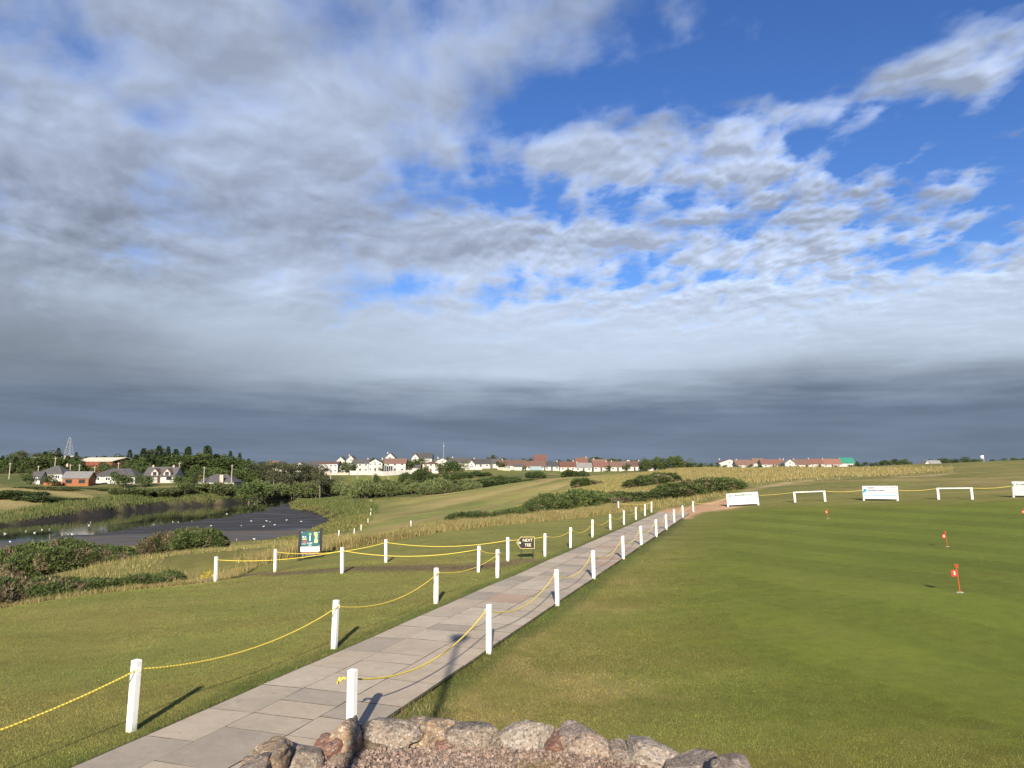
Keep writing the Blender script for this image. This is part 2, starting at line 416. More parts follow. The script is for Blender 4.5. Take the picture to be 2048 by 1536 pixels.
def ground_mat(name, fine, bumpd, bscale, var=0.35, rough=0.95, stripe=None):
    """colour from the zone colours, broken up at three sizes"""
    m = bpy.data.materials.new(name); m.use_nodes = True; t = m.node_tree; b = t.nodes['Principled BSDF']
    b.inputs['Roughness'].default_value = rough; b.inputs['Specular IOR Level'].default_value = 0.12
    g = t.nodes.new('ShaderNodeNewGeometry'); pos = g.outputs['Position']
    a = t.nodes.new('ShaderNodeAttribute'); a.attribute_name = 'Col'
    n1 = noise(t, pos, fine, 6, 0.75); n2 = noise(t, pos, fine / 9, 5, 0.6); n3 = noise(t, pos, 0.16, 4, 0.55)
    v = 1.0 + (n1 - 0.5) * (2.6 * var) + (n2 - 0.5) * (1.9 * var) + (n3 - 0.5) * (1.5 * var)
    if stripe:
        sx = t.nodes.new('ShaderNodeSeparateXYZ'); t.links.new(pos, sx.inputs[0])
        ph = (E(t, sx.outputs[0]) * stripe[0] + E(t, sx.outputs[1]) * stripe[1] + n2 * 0.8).m('SINE')
        v = v + ph.ss(-0.25, 0.25, -stripe[2], stripe[2])
    c = mixc(t, 1.0, a.outputs['Color'], comb(t, v, v, v * 0.97), 'MULTIPLY')
    dry = noise(t, pos, fine / 30, 6, 0.68).ss(0.52, 0.78) * 0.38
    c = mixc(t, dry, c, mixc(t, 1.0, c, (1.45, 1.22, 1.0), 'MULTIPLY'))
    t.links.new(c, b.inputs['Base Color'])
    bn = t.nodes.new('ShaderNodeBump'); bn.inputs['Distance'].default_value = bumpd; bn.inputs['Strength'].default_value = 0.8
    t.links.new((noise(t, pos, bscale, 6, 0.75) + n2 * 0.7).v, bn.inputs['Height']); t.links.new(bn.outputs[0], b.inputs['Normal'])
    return m

# ------------------------------------------------------------------ zones of the ground
PATH_DIR = Vector((0.3090, 0.9511, 0)); PATH_N = Vector((0.9511, -0.3090, 0))      # along, and across to the right
PA = Vector((-3.55, 9.0, 0))                       # a point on the middle of the path
def pathuv(x, y):
    return (x - PA.x) * PATH_DIR.x + (y - PA.y) * PATH_DIR.y, (x - PA.x) * PATH_N.x + (y - PA.y) * PATH_N.y

lawn_edge = [P(0, 1222, 24.6), P(200, 1190, 26.5), P(420, 1163, 29.5), P(520, 1130, 38), P(640, 1112, 40), P(780, 1086, 41), P(900, 1068, 44), P(1050, 1047, 50), P(1150, 1034, 55), P(1240, 1022, 62), P(1310, 1017, 68)]
zL = [(-60, -8), (-60, 14), (-22, 23)] + [(v.x, v.y) for v in lawn_edge] + [(14, 66), (2, 30), (-3, 10), (-6, -8)]
zL2 = [(-7, -8), (-2, 10), (14, 62), (22, 72), (60, 60), (80, 40), (60, -8)]
zG = [(v.x, v.y) for v in [PZ(1396, 1028, 0), PZ(1292, 1094, 0), PZ(1215, 1180, 0), PZ(1180, 1270, 0), PZ(1215, 1370, 0), PZ(1340, 1470, 0), PZ(1480, 1560, 0)]] + [(9, 3), (40, 3), (70, 40), (44, 52.5), (36, 54.6), (31, 57.2), (26, 60), (21, 64.5)]
zF = [(v.x, v.y) for v in [P(695, 1074, 70), P(770, 1064, 70), P(880, 1048, 80), P(960, 1032, 90), P(1040, 1010, 115), P(1080, 992, 140), P(1150, 968, 180), P(1090, 970, 200), P(985, 984, 255), P(960, 978, 310), P(900, 980, 300), P(850, 988, 235), P(800, 1003, 180), P(748, 1001, 180), P(744, 1040, 115), P(705, 1062, 92)]]
tee = [(v.x, v.y) for v in [P(330, 1134, 42.5), P(420, 1130, 39), P(560, 1118, 40), P(600, 1112, 43), P(480, 1110, 47), P(350, 1122, 48)]]
track = [hit(*q) for q in [(1040, 1122), (1000, 1129), (930, 1135), (820, 1136), (700, 1139), (580, 1147), (470, 1156), (430, 1160)]]
rg = [(v.x, v.y) for v in [PZ(1312, 1024, 0), PZ(1372, 1038, 0), PZ(1402, 1025, 0), P(1456, 1020, 65), P(1510, 1004, 69), P(1490, 979, 80), P(1440, 986, 76), P(1392, 998, 71), P(1350, 1010, 68)]]
strip = [P(1460, 990, 74), P(1500, 977, 84), P(1580, 964, 94), P(1650, 959, 97), P(1770, 954, 100), P(1880, 949, 111), P(1905, 947, 116)]
golden = [(v.x, v.y) for v in [on(1330, 100), on(1440, 92), on(1540, 104), on(1700, 118), on(1800, 128), on(1880, 138), on(1800, 150), on(1600, 170), on(1420, 190), on(1260, 205), on(1250, 170)]]
ridge = [on(960, 265), on(1000, 255), on(1060, 235), on(1130, 215), on(1250, 195)]
ridge2 = [on(1010, 120), on(1080, 122), on(1160, 135), on(1230, 140), on(1300, 150)]
farfield = [(v.x, v.y) for v in [on(690, 345), on(820, 335), on(900, 360), on(1060, 385), on(1250, 395), on(1240, 425), on(1000, 415), on(820, 384), on(690, 384)]]
lane = [on(15, 205), on(60, 200), on(110, 196), on(160, 192), on(220, 192), on(300, 194)]
pasture = [(v.x, v.y) for v in [on(180, 215), on(300, 208), on(320, 222), on(150, 226)]]

X_, Y_ = gx, gy
fn = fbm(X_ / 2.5, Y_ / 2.5, 31); fl = fbm(X_ / 22, Y_ / 22, 37, 5); fm = fbm(X_ / 7, Y_ / 7, 41, 5)
def C(*c): return np.array(c, float)
col = C(0.125, 0.135, 0.042) * (1 - fl[:, None]) + C(0.19, 0.17, 0.058) * fl[:, None]      # rough
def paint(c, w):
    global col
    w = np.clip(w, 0, 1)[:, None]; col = col * (1 - w) + np.asarray(c) * w
tan_ = C(0.30, 0.225, 0.098)
paint(C(0.24, 0.19, 0.078), sst(0.50, 0.66, fm) * 0.8 * sst(30, 60, dd))
paint(C(0.066, 0.085, 0.03), sst(200, 260, Y_) * 0.75 * (1 - sst(0.45, 0.7, fm)))
sL = sdf(X_, Y_, zL) + (fn - 0.5) * 1.2; sL2 = sdf(X_, Y_, zL2); sG = sdf(X_, Y_, zG) + (fbm(X_ / 1.7, Y_ / 1.7, 55) - 0.5) * 1.4
sF = sdf(X_, Y_, zF) + (fm - 0.5) * 8
lawnc = C(0.205, 0.186, 0.056) * (1 - fn[:, None]) + C(0.158, 0.168, 0.045) * fn[:, None]
paint(lawnc, 1 - sst(-0.3, 0.5, sL)); paint(C(0.170, 0.160, 0.046), 1 - sst(-0.4, 0.8, sL2))
paint(C(0.25, 0.20, 0.078), (1 - sst(-0.2, 1.0, sL2)) * sst(0.52, 0.66, fbm(X_ / 1.3, Y_ / 0.9, 77)) * 0.6 * (Y_ < 40))
paint(C(0.132, 0.150, 0.024), 1 - sst(-4.2, 1.3, sG))
paint(C(0.112, 0.146, 0.0225), (1 - sst(-9, -2.0, sG)) * 0.6)
paint(C(0.150, 0.160, 0.032), np.exp(-((sG + 5.2) / .45) ** 2) * 0.35 + np.exp(-((sG + 7.4) / .8) ** 2) * 0.22)
paint(C(0.14, 0.15, 0.03), sst(.5, .7, fbm(X_ / 2.2, Y_ / 1.1, 88)) * (1 - sst(-3, -1, sG)) * .4)
paint(C(0.245, 0.220, 0.070), 1 - sst(-4, 3, sF))
paint(C(0.18, 0.185, 0.055), (1 - sst(-4, 3, sF)) * sst(0.45, 0.6, fbm(X_ / 30, Y_ / 60, 61)))
paint(C(0.165, 0.152, 0.045), 1 - sst(-0.5, 0.8, sdf(X_, Y_, tee)))
uP, vP = pathuv(X_, Y_)
onp = (uP > -12) & (uP < 56)
paint(C(0.085, 0.105, 0.028), (1 - sst(0.15, 0.55, np.abs(np.abs(vP) - 1.42) + (fn - 0.5) * 0.4)) * onp * 0.8)
paint(C(0.12, 0.09, 0.06), (1 - sst(1.28, 1.36, np.abs(vP))) * onp)
paint(C(0.13, 0.098, 0.058), (1 - sst(0.35, 1.1, ldist(X_, Y_, track) + (fn - 0.5) * 0.8)) * 0.95)
paint(C(0.46, 0.285, 0.175), 1 - sst(-0.3, 0.4, sdf(X_, Y_, rg) + (fn - 0.5) * 0.8))
paint(C(0.40, 0.30, 0.17), 1 - sst(0.4, 1.2, ldist(X_, Y_, strip)))
sgold = sdf(X_, Y_, golden)
paint(tan_, (1 - sst(-6, 4, sgold)) * (0.45 + 0.55 * sst(0.3, 0.6, fm)))
paint(C(0.34, 0.25, 0.11), (1 - sst(2, 7, ldist(X_, Y_, ridge) + (fm - 0.5) * 8)) * 0.9)
paint(C(0.32, 0.24, 0.105), (1 - sst(1.5, 6, ldist(X_, Y_, ridge2) + (fm - 0.5) * 9)) * 0.75)
paint(C(0.15, 0.16, 0.045), (1 - sst(-4, 5, sdf(X_, Y_, farfield))) * 0.8)
rh = sst(66, 80, Y_ + (X_ - 20) * .55) * (X_ > 18) * (Y_ < 200)
paint(C(0.26, 0.205, 0.088), rh * sst(.44, .62, fbm(X_ / 26, (Y_ + X_ * .35) / 3.2, 83)) * .75)
paint(C(0.15, 0.155, 0.045), rh * sst(.5, .66, fbm(X_ / 30, (Y_ + X_ * .2) / 6, 85)) * .6)
paint(C(0.30, 0.24, 0.10), (1 - sst(3, 7, ldist(X_, Y_, lane) + (fm - 0.5) * 4)) * 0.95)
paint(C(0.34, 0.27, 0.13), (1 - sst(-2, 3, sdf(X_, Y_, [(v.x, v.y) for v in [on(-60, 158), on(40, 160), on(90, 170), on(20, 176), on(-60, 178)]]))) * 0.6)
paint(C(0.13, 0.16, 0.045), 1 - sst(-2, 2, sdf(X_, Y_, pasture)))
fd = (X_ * .909 - Y_ * .416); fa = X_ * .416 + Y_ * .909; val = sst(68, 85, Y_) * (1 - sst(240, 275, Y_)) * (X_ > -32) * sst(-30, -18, X_) * (1 - sst(0, 22, X_ - (Y_ - 70) * .22)) * (sL > 4) * (sL2 > 2)
paint(C(0.33, 0.25, 0.11), val * sst(.47, .60, fbm(fd / 4.5, fa / 45, 201)) * .62)
paint(C(0.17, 0.185, 0.05), val * sst(.50, .62, fbm(fd / 7, fa / 50, 207)) * .7)
marsh = (1 - sst(0, 26, sb)) * (Y_ < 230) * (X_ > -75) * (Y_ > 98)
paint(C(0.135, 0.135, 0.042), marsh * 0.7)
mud = 1 - sst(0.0, 1.6, sb)
mudc = C(0.062, 0.056, 0.050) * (1 - fm[:, None]) + C(0.105, 0.082, 0.058) * fm[:, None]
paint(mudc, mud)
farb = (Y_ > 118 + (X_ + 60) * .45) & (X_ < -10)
paint(C(0.030, 0.026, 0.022), (1 - sst(2.2, 5.0, sb + (fn - .5) * 2)) * farb)  # dark mud of the far bank, with the bank's shade painted into the colour

# split the sheet: every quad belongs to the zone it lies in; they share one height field and run on into each other
idx = np.arange(NA * NR).reshape(NA, NR)
quads = np.stack([idx[:-1, :-1], idx[1:, :-1], idx[1:, 1:], idx[:-1, 1:]], -1).reshape(-1, 4)[:, ::-1]
zone = np.zeros(len(gx), int)                       # 0 rough
zone[(sL < 0.1) | (sL2 < 0)] = 1
zone[sG < -3.2] = 2
zone[sF < 0] = 3
zone[sb < 0.8] = 4
zq = zone[quads[:, 0]]
m_rough = ground_mat('rough_grass', 9.0, 0.10, 5.0, 0.42)
m_lawn = ground_mat('mown_lawn', 26.0, 0.030, 45.0, 0.40, stripe=(-0.35, 2.2, 0.04))
m_green = ground_mat('putting_turf', 27.0, 0.022, 48.0, 0.36, stripe=(1.25, 0.40, 0.075))
m_fair = ground_mat('fairway_turf', 3.0, 0.05, 3.0, 0.24, stripe=(0.42, -0.16, 0.07))
m_mud = bpy.data.materials.new('wet_mud'); m_mud.use_nodes = True
def _mud(t):
    b = t.nodes['Principled BSDF']; g = t.nodes.new('ShaderNodeNewGeometry'); b.inputs['Specular IOR Level'].default_value = 0.28
    a = t.nodes.new('ShaderNodeAttribute'); a.attribute_name = 'Col'
    mp = t.nodes.new('ShaderNodeMapping'); mp.inputs['Scale'].default_value = (0.35, 1.0, 1.0); t.links.new(g.outputs['Position'], mp.inputs[0])
    n = noise(t, mp.outputs[0], 0.35, 6, 0.6); f = noise(t, g.outputs['Position'], 3.0, 5, 0.6)
    v = 0.6 + n * 0.8; t.links.new(mixc(t, 1.0, a.outputs['Color'], comb(t, v, v, v), 'MULTIPLY'), b.inputs['Base Color'])
    t.links.new(n.ss(0.35, 0.62, 0.42, 0.9).v, b.inputs['Roughness'])
    bn = t.nodes.new('ShaderNodeBump'); bn.inputs['Distance'].default_value = 0.03; t.links.new((f + n).v, bn.inputs['Height']); t.links.new(bn.outputs[0], b.inputs['Normal'])
_mud(m_mud.node_tree)
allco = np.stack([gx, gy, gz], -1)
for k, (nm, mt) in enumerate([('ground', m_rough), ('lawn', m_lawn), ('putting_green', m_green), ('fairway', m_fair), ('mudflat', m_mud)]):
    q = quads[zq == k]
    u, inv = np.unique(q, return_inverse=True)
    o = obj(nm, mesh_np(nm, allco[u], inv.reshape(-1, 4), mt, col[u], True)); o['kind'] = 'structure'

# water of the river
m_water = bpy.data.materials.new('river_water'); m_water.use_nodes = True
def _water(t):
    b = t.nodes['Principled BSDF']; b.inputs['Base Color'].default_value = (0.02, 0.024, 0.02, 1); b.inputs['Roughness'].default_value = 0.04
    b.inputs['IOR'].default_value = 1.33
    g = t.nodes.new('ShaderNodeNewGeometry'); bn = t.nodes.new('ShaderNodeBump'); bn.inputs['Distance'].default_value = 0.02
    patch = noise(t, g.outputs['Position'], 0.05, 3, 0.5).ss(0.4, 0.65, 0.03, 0.5)
    t.links.new(patch.v, bn.inputs['Strength']); t.links.new(noise(t, g.outputs['Position'], 1.6, 3, 0.5).v, bn.inputs['Height']); t.links.new(bn.outputs[0], b.inputs['Normal'])
_water(m_water.node_tree)
wp = MB(); wp.add([(-230, 60, WATER), (0, 60, WATER), (0, 420, WATER), (-230, 420, WATER)], [(0, 1, 2, 3)])
wo = wp.build('river_water', m_water); wo['kind'] = 'structure'

# ------------------------------------------------------------------ slab path
m_bed = mk('path_bed_soil', (0.045, 0.038, 0.026), (0.07, 0.065, 0.03), 8, 0.95, 0.01, 60, coord='World')
def slab_mat():
    m = bpy.data.materials.new('concrete_slab'); m.use_nodes = True; t = m.node_tree; b = t.nodes['Principled BSDF']
    b.inputs['Roughness'].default_value = 0.9; b.inputs['Specular IOR Level'].default_value = 0.2
    oi = t.nodes.new('ShaderNodeObjectInfo'); g = t.nodes.new('ShaderNodeNewGeometry')
    r = E(t, oi.outputs['Random'])
    c = mixc(t, r.ss(0.0, 0.55), (0.415, 0.352, 0.272), (0.45, 0.370, 0.282))
    c = mixc(t, r.ss(0.55, 0.80), c, (0.48, 0.41, 0.32))
    c = mixc(t, r.ss(0.955, 0.965), c, (0.41, 0.29, 0.215))
    oi2 = t.nodes.new('ShaderNodeObjectInfo')
    c = mixc(t, E(t, oi2.outputs['Alpha']) * 0 + (r * 7.31).m('FRACT').ss(0.86, 0.88) * 0.55, c, (0.27, 0.24, 0.20))
    st = noise(t, g.outputs['Position'], 1.3, 6, 0.65); fi = noise(t, g.outputs['Position'], 90, 3, 0.7); md = noise(t, g.outputs['Position'], 7.0, 5, 0.7)
    v = 0.66 + st * 0.40 + (fi - 0.5) * 0.36 + (md - 0.5) * 0.42
    c = mixc(t, 1.0, c, comb(t, v, v, v), 'MULTIPLY')
    c = mixc(t, noise(t, g.outputs['Position'], 2.6, 5, 0.6).ss(0.60, 0.74) * 0.45, c, (0.20, 0.18, 0.135))
    t.links.new(c, b.inputs['Base Color'])
    bn = t.nodes.new('ShaderNodeBump'); bn.inputs['Distance'].default_value = 0.004; t.links.new((fi + st).v, bn.inputs['Height']); t.links.new(bn.outputs[0], b.inputs['Normal'])
    return m
m_slab = slab_mat()
def path_pt(u, v, dz=0.0):
    x = PA.x + PATH_DIR.x * u + PATH_N.x * v; y = PA.y + PATH_DIR.y * u + PATH_N.y * v
    return Vector((x, y, HS(x, y) + dz))
bed = MB(); U0, U1 = -9.0, 55.0
us = np.arange(U0, U1 + 0.01, 1.0)
vs = [tuple(path_pt(u, v, 0.0500)) for u in us for v in (-1.34, 0, 1.34)]
bed.add(vs, [(i * 3 + j, i * 3 + j + 1, (i + 1) * 3 + j + 1, (i + 1) * 3 + j) for i in range(len(us) - 1) for j in range(2)])
path = bed.build('path', m_bed); path['kind'] = 'structure'
def slab_mesh(L, Wd, sd):
    """a slab with a worn, slightly uneven outline and a rounded arris"""
    r = random.Random(sd); h = 0.04; pts = []
    for (x0, y0, x1, y1) in ((-.5, -.5, .5, -.5), (.5, -.5, .5, .5), (.5, .5, -.5, .5), (-.5, .5, -.5, -.5)):
        for k in range(3):
            q = k / 3; pts.append(((x0 + (x1 - x0) * q) * Wd + r.uniform(-.006, .006), (y0 + (y1 - y0) * q) * L + r.uniform(-.006, .006)))
    n = len(pts); m = MB()
    vv = [(x, y, 0) for x, y in pts] + [(x, y, h - .0008) for x, y in pts] + [(x * (1 - .003 / Wd), y * (1 - .003 / L), h) for x, y in pts]
    ff = [(i, (i + 1) % n, n + (i + 1) % n, n + i) for i in range(n)] + [(n + i, n + (i + 1) % n, 2 * n + (i + 1) % n, 2 * n + i) for i in range(n)] + [tuple(range(2 * n, 3 * n))]
    m.add(vv, ff); me = m.mesh('paving_slab', m_slab); me.materials.append(m_bed)      # soil-stained edges
    me.polygons.foreach_set('material_index', [1] * (2 * n) + [0]); return me
slabs = {}
rs = random.Random(5)
ang = math.atan2(PATH_DIR.y, PATH_DIR.x) - math.pi / 2
for ci, (v0, v1, lens) in enumerate([(-1.30, -0.54, (1.15, 1.2)), (-0.54, 0.42, (0.9, 1.2, 0.6)), (0.42, 1.30, (0.75, 0.9, 1.2))]):
    u = U0 + 0.3 * ci
    while u < U1 - 0.3:
        L = rs.choice(lens); k = (ci, L, rs.randrange(2))
        if k not in slabs: slabs[k] = slab_mesh(L - 0.014, v1 - v0 - 0.014, hash(k) % 1000)
        uc, vc = u + L / 2, (v0 + v1) / 2
        a, b, c, d = path_pt(uc, vc), path_pt(uc + .4, vc), path_pt(uc, vc + .3), path_pt(uc, vc)
        o = obj('paving_slab', slabs[k], path, (a.x, a.y, a.z + 0.016 + rs.uniform(-.0012, .0016)), (math.atan2(b.z - a.z, .4) + rs.uniform(-.0015, .0015), -math.atan2(c.z - a.z, .3) + rs.uniform(-.0015, .0015), ang + rs.uniform(-.006, .006)))
        u += L

# ------------------------------------------------------------------ fence posts and ropes
m_white = mk('white_paint', (0.80, 0.80, 0.78), (0.72, 0.72, 0.69), 5, 0.45, 0.001, 60, rnd=0.03)
m_rope = bpy.data.materials.new('yellow_rope'); m_rope.use_nodes = True
def _rope(t):
    b = t.nodes['Principled BSDF']; b.inputs['Roughness'].default_value = 0.6
    tc = t.nodes.new('ShaderNodeNewGeometry'); wv = t.nodes.new('ShaderNodeTexWave'); wv.inputs['Scale'].default_value = 9; wv.inputs['Distortion'].default_value = 1.0
    wv.bands_direction = 'DIAGONAL'; t.links.new(tc.outputs['Position'], wv.inputs['Vector'])
    t.links.new(mixc(t, E(t, wv.outputs['Fac']), (0.78, 0.62, 0.10), (0.60, 0.45, 0.05)), b.inputs['Base Color'])
    bn = t.nodes.new('ShaderNodeBump'); bn.inputs['Distance'].default_value = 0.006; t.links.new(wv.outputs['Fac'], bn.inputs['Height']); t.links.new(bn.outputs[0], b.inputs['Normal'])
_rope(m_rope.node_tree)
m_ring = mk('white_eyelet', (0.75, 0.75, 0.70), rough=0.4)
def _soil(m):
    t = m.node_tree; b = t.nodes['Principled BSDF']; src = b.inputs['Base Color'].links[0].from_socket
    tc = t.nodes.new('ShaderNodeTexCoord'); sp = t.nodes.new('ShaderNodeSeparateXYZ'); t.links.new(tc.outputs['Object'], sp.inputs[0])
    f = 1.0 - (E(t, sp.outputs[2]) + (noise(t, tc.outputs['Object'], 14, 4, .6) - .5) * .22).ss(.0, .13)
    g = noise(t, tc.outputs['Object'], 7, 5, .7).ss(.62, .75) * .35
    t.links.new(mixc(t, (f * .75 + g).clamp(), src, (.30, .30, .21)), b.inputs['Base Color'])
m_post = mk('weathered_post_paint', (0.80, 0.80, 0.77), (0.70, 0.70, 0.66), 5, 0.5, 0.001, 60, rnd=0.05); _soil(m_post)
PW, PH = 0.098, 0.92
def post_mesh():
    m = MB(); a = PW / 2; c = a - 0.006; H0 = -0.12
    oct_ = [(c, -a), (a, -c), (a, c), (c, a), (-c, a), (-a, c), (-a, -c), (-c, -a)]
    rings = [[(x, y, H0) for x, y in oct_], [(x, y, PH - .012) for x, y in oct_], [(x * .86, y * .86, PH) for x, y in oct_]]
    m.add([v for r in rings for v in r], [(i * 8 + k, i * 8 + (k + 1) % 8, i * 8 + 8 + (k + 1) % 8, i * 8 + 8 + k) for i in range(2) for k in range(8)] + [tuple(range(16, 24)), tuple(range(7, -1, -1))])
    return m.mesh('post', m_post)
def ring_mesh():
    m = MB(); n = 12
    m.tube([(0.024 * math.cos(2 * math.pi * k / n), 0, 0.024 * math.sin(2 * math.pi * k / n)) for k in range(n + 1)], 0.006, 5, False)
    return m.mesh('eyelet', m_ring, True)
pm, rm = post_mesh(), ring_mesh()
ROPE_Z = 0.80
rp = random.Random(3)
def fence_post(loc, label, group, lean=None, rz=None, h=1.0, side=0):
    e = empty('fence_post', loc, ang + rp.uniform(-.1, .1) if rz is None else rz)
    e.rotation_euler = (lean[0] + rp.uniform(-.02, .02) if lean else rp.uniform(-.03, .03), lean[1] if lean else rp.uniform(-.03, .03), e.rotation_euler.z)
    tag(e, label, 'post', group)
    obj('post_shaft', pm, e, scale=(1, 1, h)); 
    if side: obj('eyelet', rm, e, (side * (PW / 2 + 0.014), 0, ROPE_Z * h))
    else: obj('eyelet', rm, e, (-PW / 2 - 0.014, 0, ROPE_Z * h), (0, 0, math.pi / 2)); obj('eyelet', rm, e, (PW / 2 + 0.014, 0, ROPE_Z * h), (0, 0, math.pi / 2))
    return e
def catenary(a, b, sag, n=14):
    return [a.lerp(b, k / n) + Vector((0, 0, -sag * 4 * (k / n) * (1 - k / n))) for k in range(n + 1)]
def rope(pts, sags, label, rad=0.0115, tails=()):
    m = MB(); line = []
    for i in range(len(pts) - 1):
        c = catenary(pts[i], pts[i + 1], sags[i] if isinstance(sags, (list, tuple)) else sags)
        line += c if i == 0 else c[1:]
    m.tube(line, rad, 6)
    for tl in tails: m.tube(tl[0], tl[1], 6)
    return tag(m.build('rope', m_rope, smooth=True), label, 'rope', 'yellow fence ropes')
up = lambda v, s=1.0: v + Vector((0, 0, ROPE_Z * s))
upL = lambda v: up(v) + PATH_N * (PW / 2 + .014)
upR = lambda v: up(v) - PATH_N * (PW / 2 + .014)
Lpx = [(262, 1465), (668, 1298), (872, 1208), (995, 1156)]
Lnear = [hit(*q) for q in Lpx]
L0 = Lnear[0] + (Lnear[0] - Lnear[1]); L0.z = HS(L0.x, L0.y)
Lnear = [L0] + Lnear
for i, v in enumerate(Lnear):
    fence_post(v, ['white post beyond the left edge of the picture', 'nearest white post on the left lawn, yellow rope threaded through', 'second nearest white post left of the slab path', 'third nearest white post left of the slab path', 'white post left of the slab path just before the worn cross track'][i], 'posts along the left of the path', lean=(0.0, [0, .03, .012, .004, 0][i]), side=1)
spur = [hit(957, 1145), hit(684, 1147), PZ(431, 1163, HS(*P(431, 1163, 28).xy))]
for v, l in zip(spur, ['white post beside the last near left post at the worn cross track', 'white post on the near side of the worn track, left of centre', 'leftmost white post standing at the edge of the lawn above the gorse']): fence_post(v, l, 'posts of the cross track')
Lfar = [hit(*q) for q in [(1016, 1123), (1090, 1113), (1141, 1096), (1185, 1075), (1221, 1060), (1248, 1050), (1272, 1040), (1290, 1032), (1303, 1025)]]
spur2 = [hit(772, 1126), PZ(550, 1143, HS(*P(550, 1143, 31).xy))]
for v, l in zip(spur2, ['white post on the far side of the worn track, below the tall dry grass', 'white post just left of the teal hole sign']): fence_post(v, l, 'posts of the cross track')
for i, v in enumerate(Lfar):
    fence_post(v, ['white post just left of the next tee arrow sign', 'white post just right of the next tee arrow sign'][i] if i < 2 else 'white post in the far left row, %s beyond the next tee sign' % ORD[i - 1], 'posts along the left of the path', h=1.0, side=1)
endp = hit(1237, 1022); fence_post(endp, 'white post set back in the long grass at the far end of the path', 'posts along the left of the path', h=0.9)
Rpx = [(978, 1310), (1115, 1213), (1188, 1160), (1247, 1120), (1283, 1092), (1313, 1074), (1333, 1060), (1349, 1047), (1366, 1036), (1387, 1024)]
R1 = PZ(702, 1492, 0); R1.z = HS(R1.x, R1.y)
Rr = [R1] + [hit(*q) for q in Rpx]
for i, v in enumerate(Rr):
    fence_post(v, 'nearest white post right of the path, knotted rope end on it' if i == 0 else 'white post in the right row of the path, %s from the stone wall' % ORD[i], 'posts along the right of the path', lean=(0, -.012 if i > 1 else .004), side=-1)
rope([upL(v) for v in reversed(Lnear)], [0.20, 0.28, 0.24, 0.2], 'yellow rope drooping from post to post along the near left of the path')
rope([up(Lnear[4])] + [up(v) for v in spur], [0.06, 0.22, 0.16], 'yellow rope along the near side of the worn cross track')
rope([up(v) for v in reversed(spur2)] + [up(Lfar[0])], [0.22, 0.2], 'yellow rope along the far side of the worn cross track')
rope([upL(v) for v in Lfar], [0.03, 0.14] + [0.3] * 6, 'yellow rope looping along the far left row of posts')
rope([up(endp, .9), up(Lfar[-1])], [0.14], 'short yellow rope closing off the far end of the left row')
k0 = upR(R1)
rope([upR(v) for v in Rr], [0.36, 0.34, 0.34, 0.36, .38, .36, .36, .36, .34, .36], 'yellow rope hanging in deep loops along the right row of posts', rad=0.0125,
     tails=[([k0, k0 + Vector((-.07, -.03, .015)), k0 + Vector((-.095, -.04, -.03))], [.015, .017, .012]), ([k0 + Vector((-.075, -.03, .012)), k0 + Vector((-.10, -.05, .03)), k0 + Vector((-.12, -.055, -.045))], [.012, .014, .016])])

# ------------------------------------------------------------------ text
def text_mesh(body, size, mat, bold=0.0, sx=1.0, align='CENTER'):
    cu = bpy.data.curves.new('lettering', 'FONT'); cu.body = body; cu.size = size; cu.align_x = align; cu.align_y = 'CENTER'; cu.offset = bold; cu.extrude = 0.0015; cu.resolution_u = 3
    o = bpy.data.objects.new('lettering_tmp', cu); COL.objects.link(o); bpy.context.view_layer.update()
    me = bpy.data.meshes.new_from_object(o.evaluated_get(bpy.context.evaluated_depsgraph_get())); me.name = 'lettering'
    bpy.data.objects.remove(o); me.materials.clear(); me.materials.append(mat)
    for v in me.vertices: v.co.x *= sx
    return me
def letter(parent, body, size, mat, x, y, z, bold=0.0, sx=1.0, align='CENTER'):
    return obj('lettering', text_mesh(body, size, mat, bold, sx, align), parent, (x, y, z), (math.pi / 2, 0, 0))
def disc(r, n, y0, y1, cx=0, cz=0, m=None):
    m = m or MB(); return m.prism([(cx + r * math.cos(2 * math.pi * k / n), cz + r * math.sin(2 * math.pi * k / n)) for k in range(n)], y0, y1)
def ringm(r0, r1, n, y0, y1, cx=0, cz=0):
    m = MB(); q = [(math.cos(2 * math.pi * k / n), math.sin(2 * math.pi * k / n)) for k in range(n)]
    vv = [(cx + r * c, y, cz + r * s) for y in (y0, y1) for r in (r0, r1) for c, s in q]
    ff = []
    for k in range(n):
        j = (k + 1) % n; ff += [(k, j, n + j, n + k), (2 * n + j, 2 * n + k, 3 * n + k, 3 * n + j), (n + k, n + j, 3 * n + j, 3 * n + k), (j, k, 2 * n + k, 2 * n + j)]
    return m.add(vv, ff)
m_black = mk('black_paint', (0.012, 0.012, 0.013), (0.02, 0.02, 0.02), 8, 0.4)
m_gold = mk('gold_paint', (0.72, 0.55, 0.20), (0.64, 0.48, 0.16), 8, 0.45)
m_cream = mk('cream_print', (0.78, 0.72, 0.55), rough=0.5)
m_print = mk('white_print', (0.80, 0.80, 0.80), (0.78, 0.78, 0.78), rough=0.4)
m_teal = mk('teal_panel', (0.018, 0.085, 0.105), (0.022, 0.10, 0.12), 3, 0.35)
m_red = mk('red_print', (0.55, 0.06, 0.07), rough=0.5)
m_darkgreen = mk('dark_green_print', (0.03, 0.16, 0.06), rough=0.5)
m_grey = mk('grey_print', (0.16, 0.17, 0.18), rough=0.5)
m_pale = mk('pale_grey_print', (0.45, 0.46, 0.47), rough=0.5)
m_sky = mk('light_blue_print', (0.10, 0.42, 0.70), rough=0.5)
m_navy = mk('navy_print', (0.05, 0.06, 0.16), rough=0.5)
m_map = mk('pale_yellow_print', (0.74, 0.66, 0.24), (0.66, 0.62, 0.22), 6, 0.5)
m_lime = mk('lime_print', (0.42, 0.55, 0.16), rough=0.5)

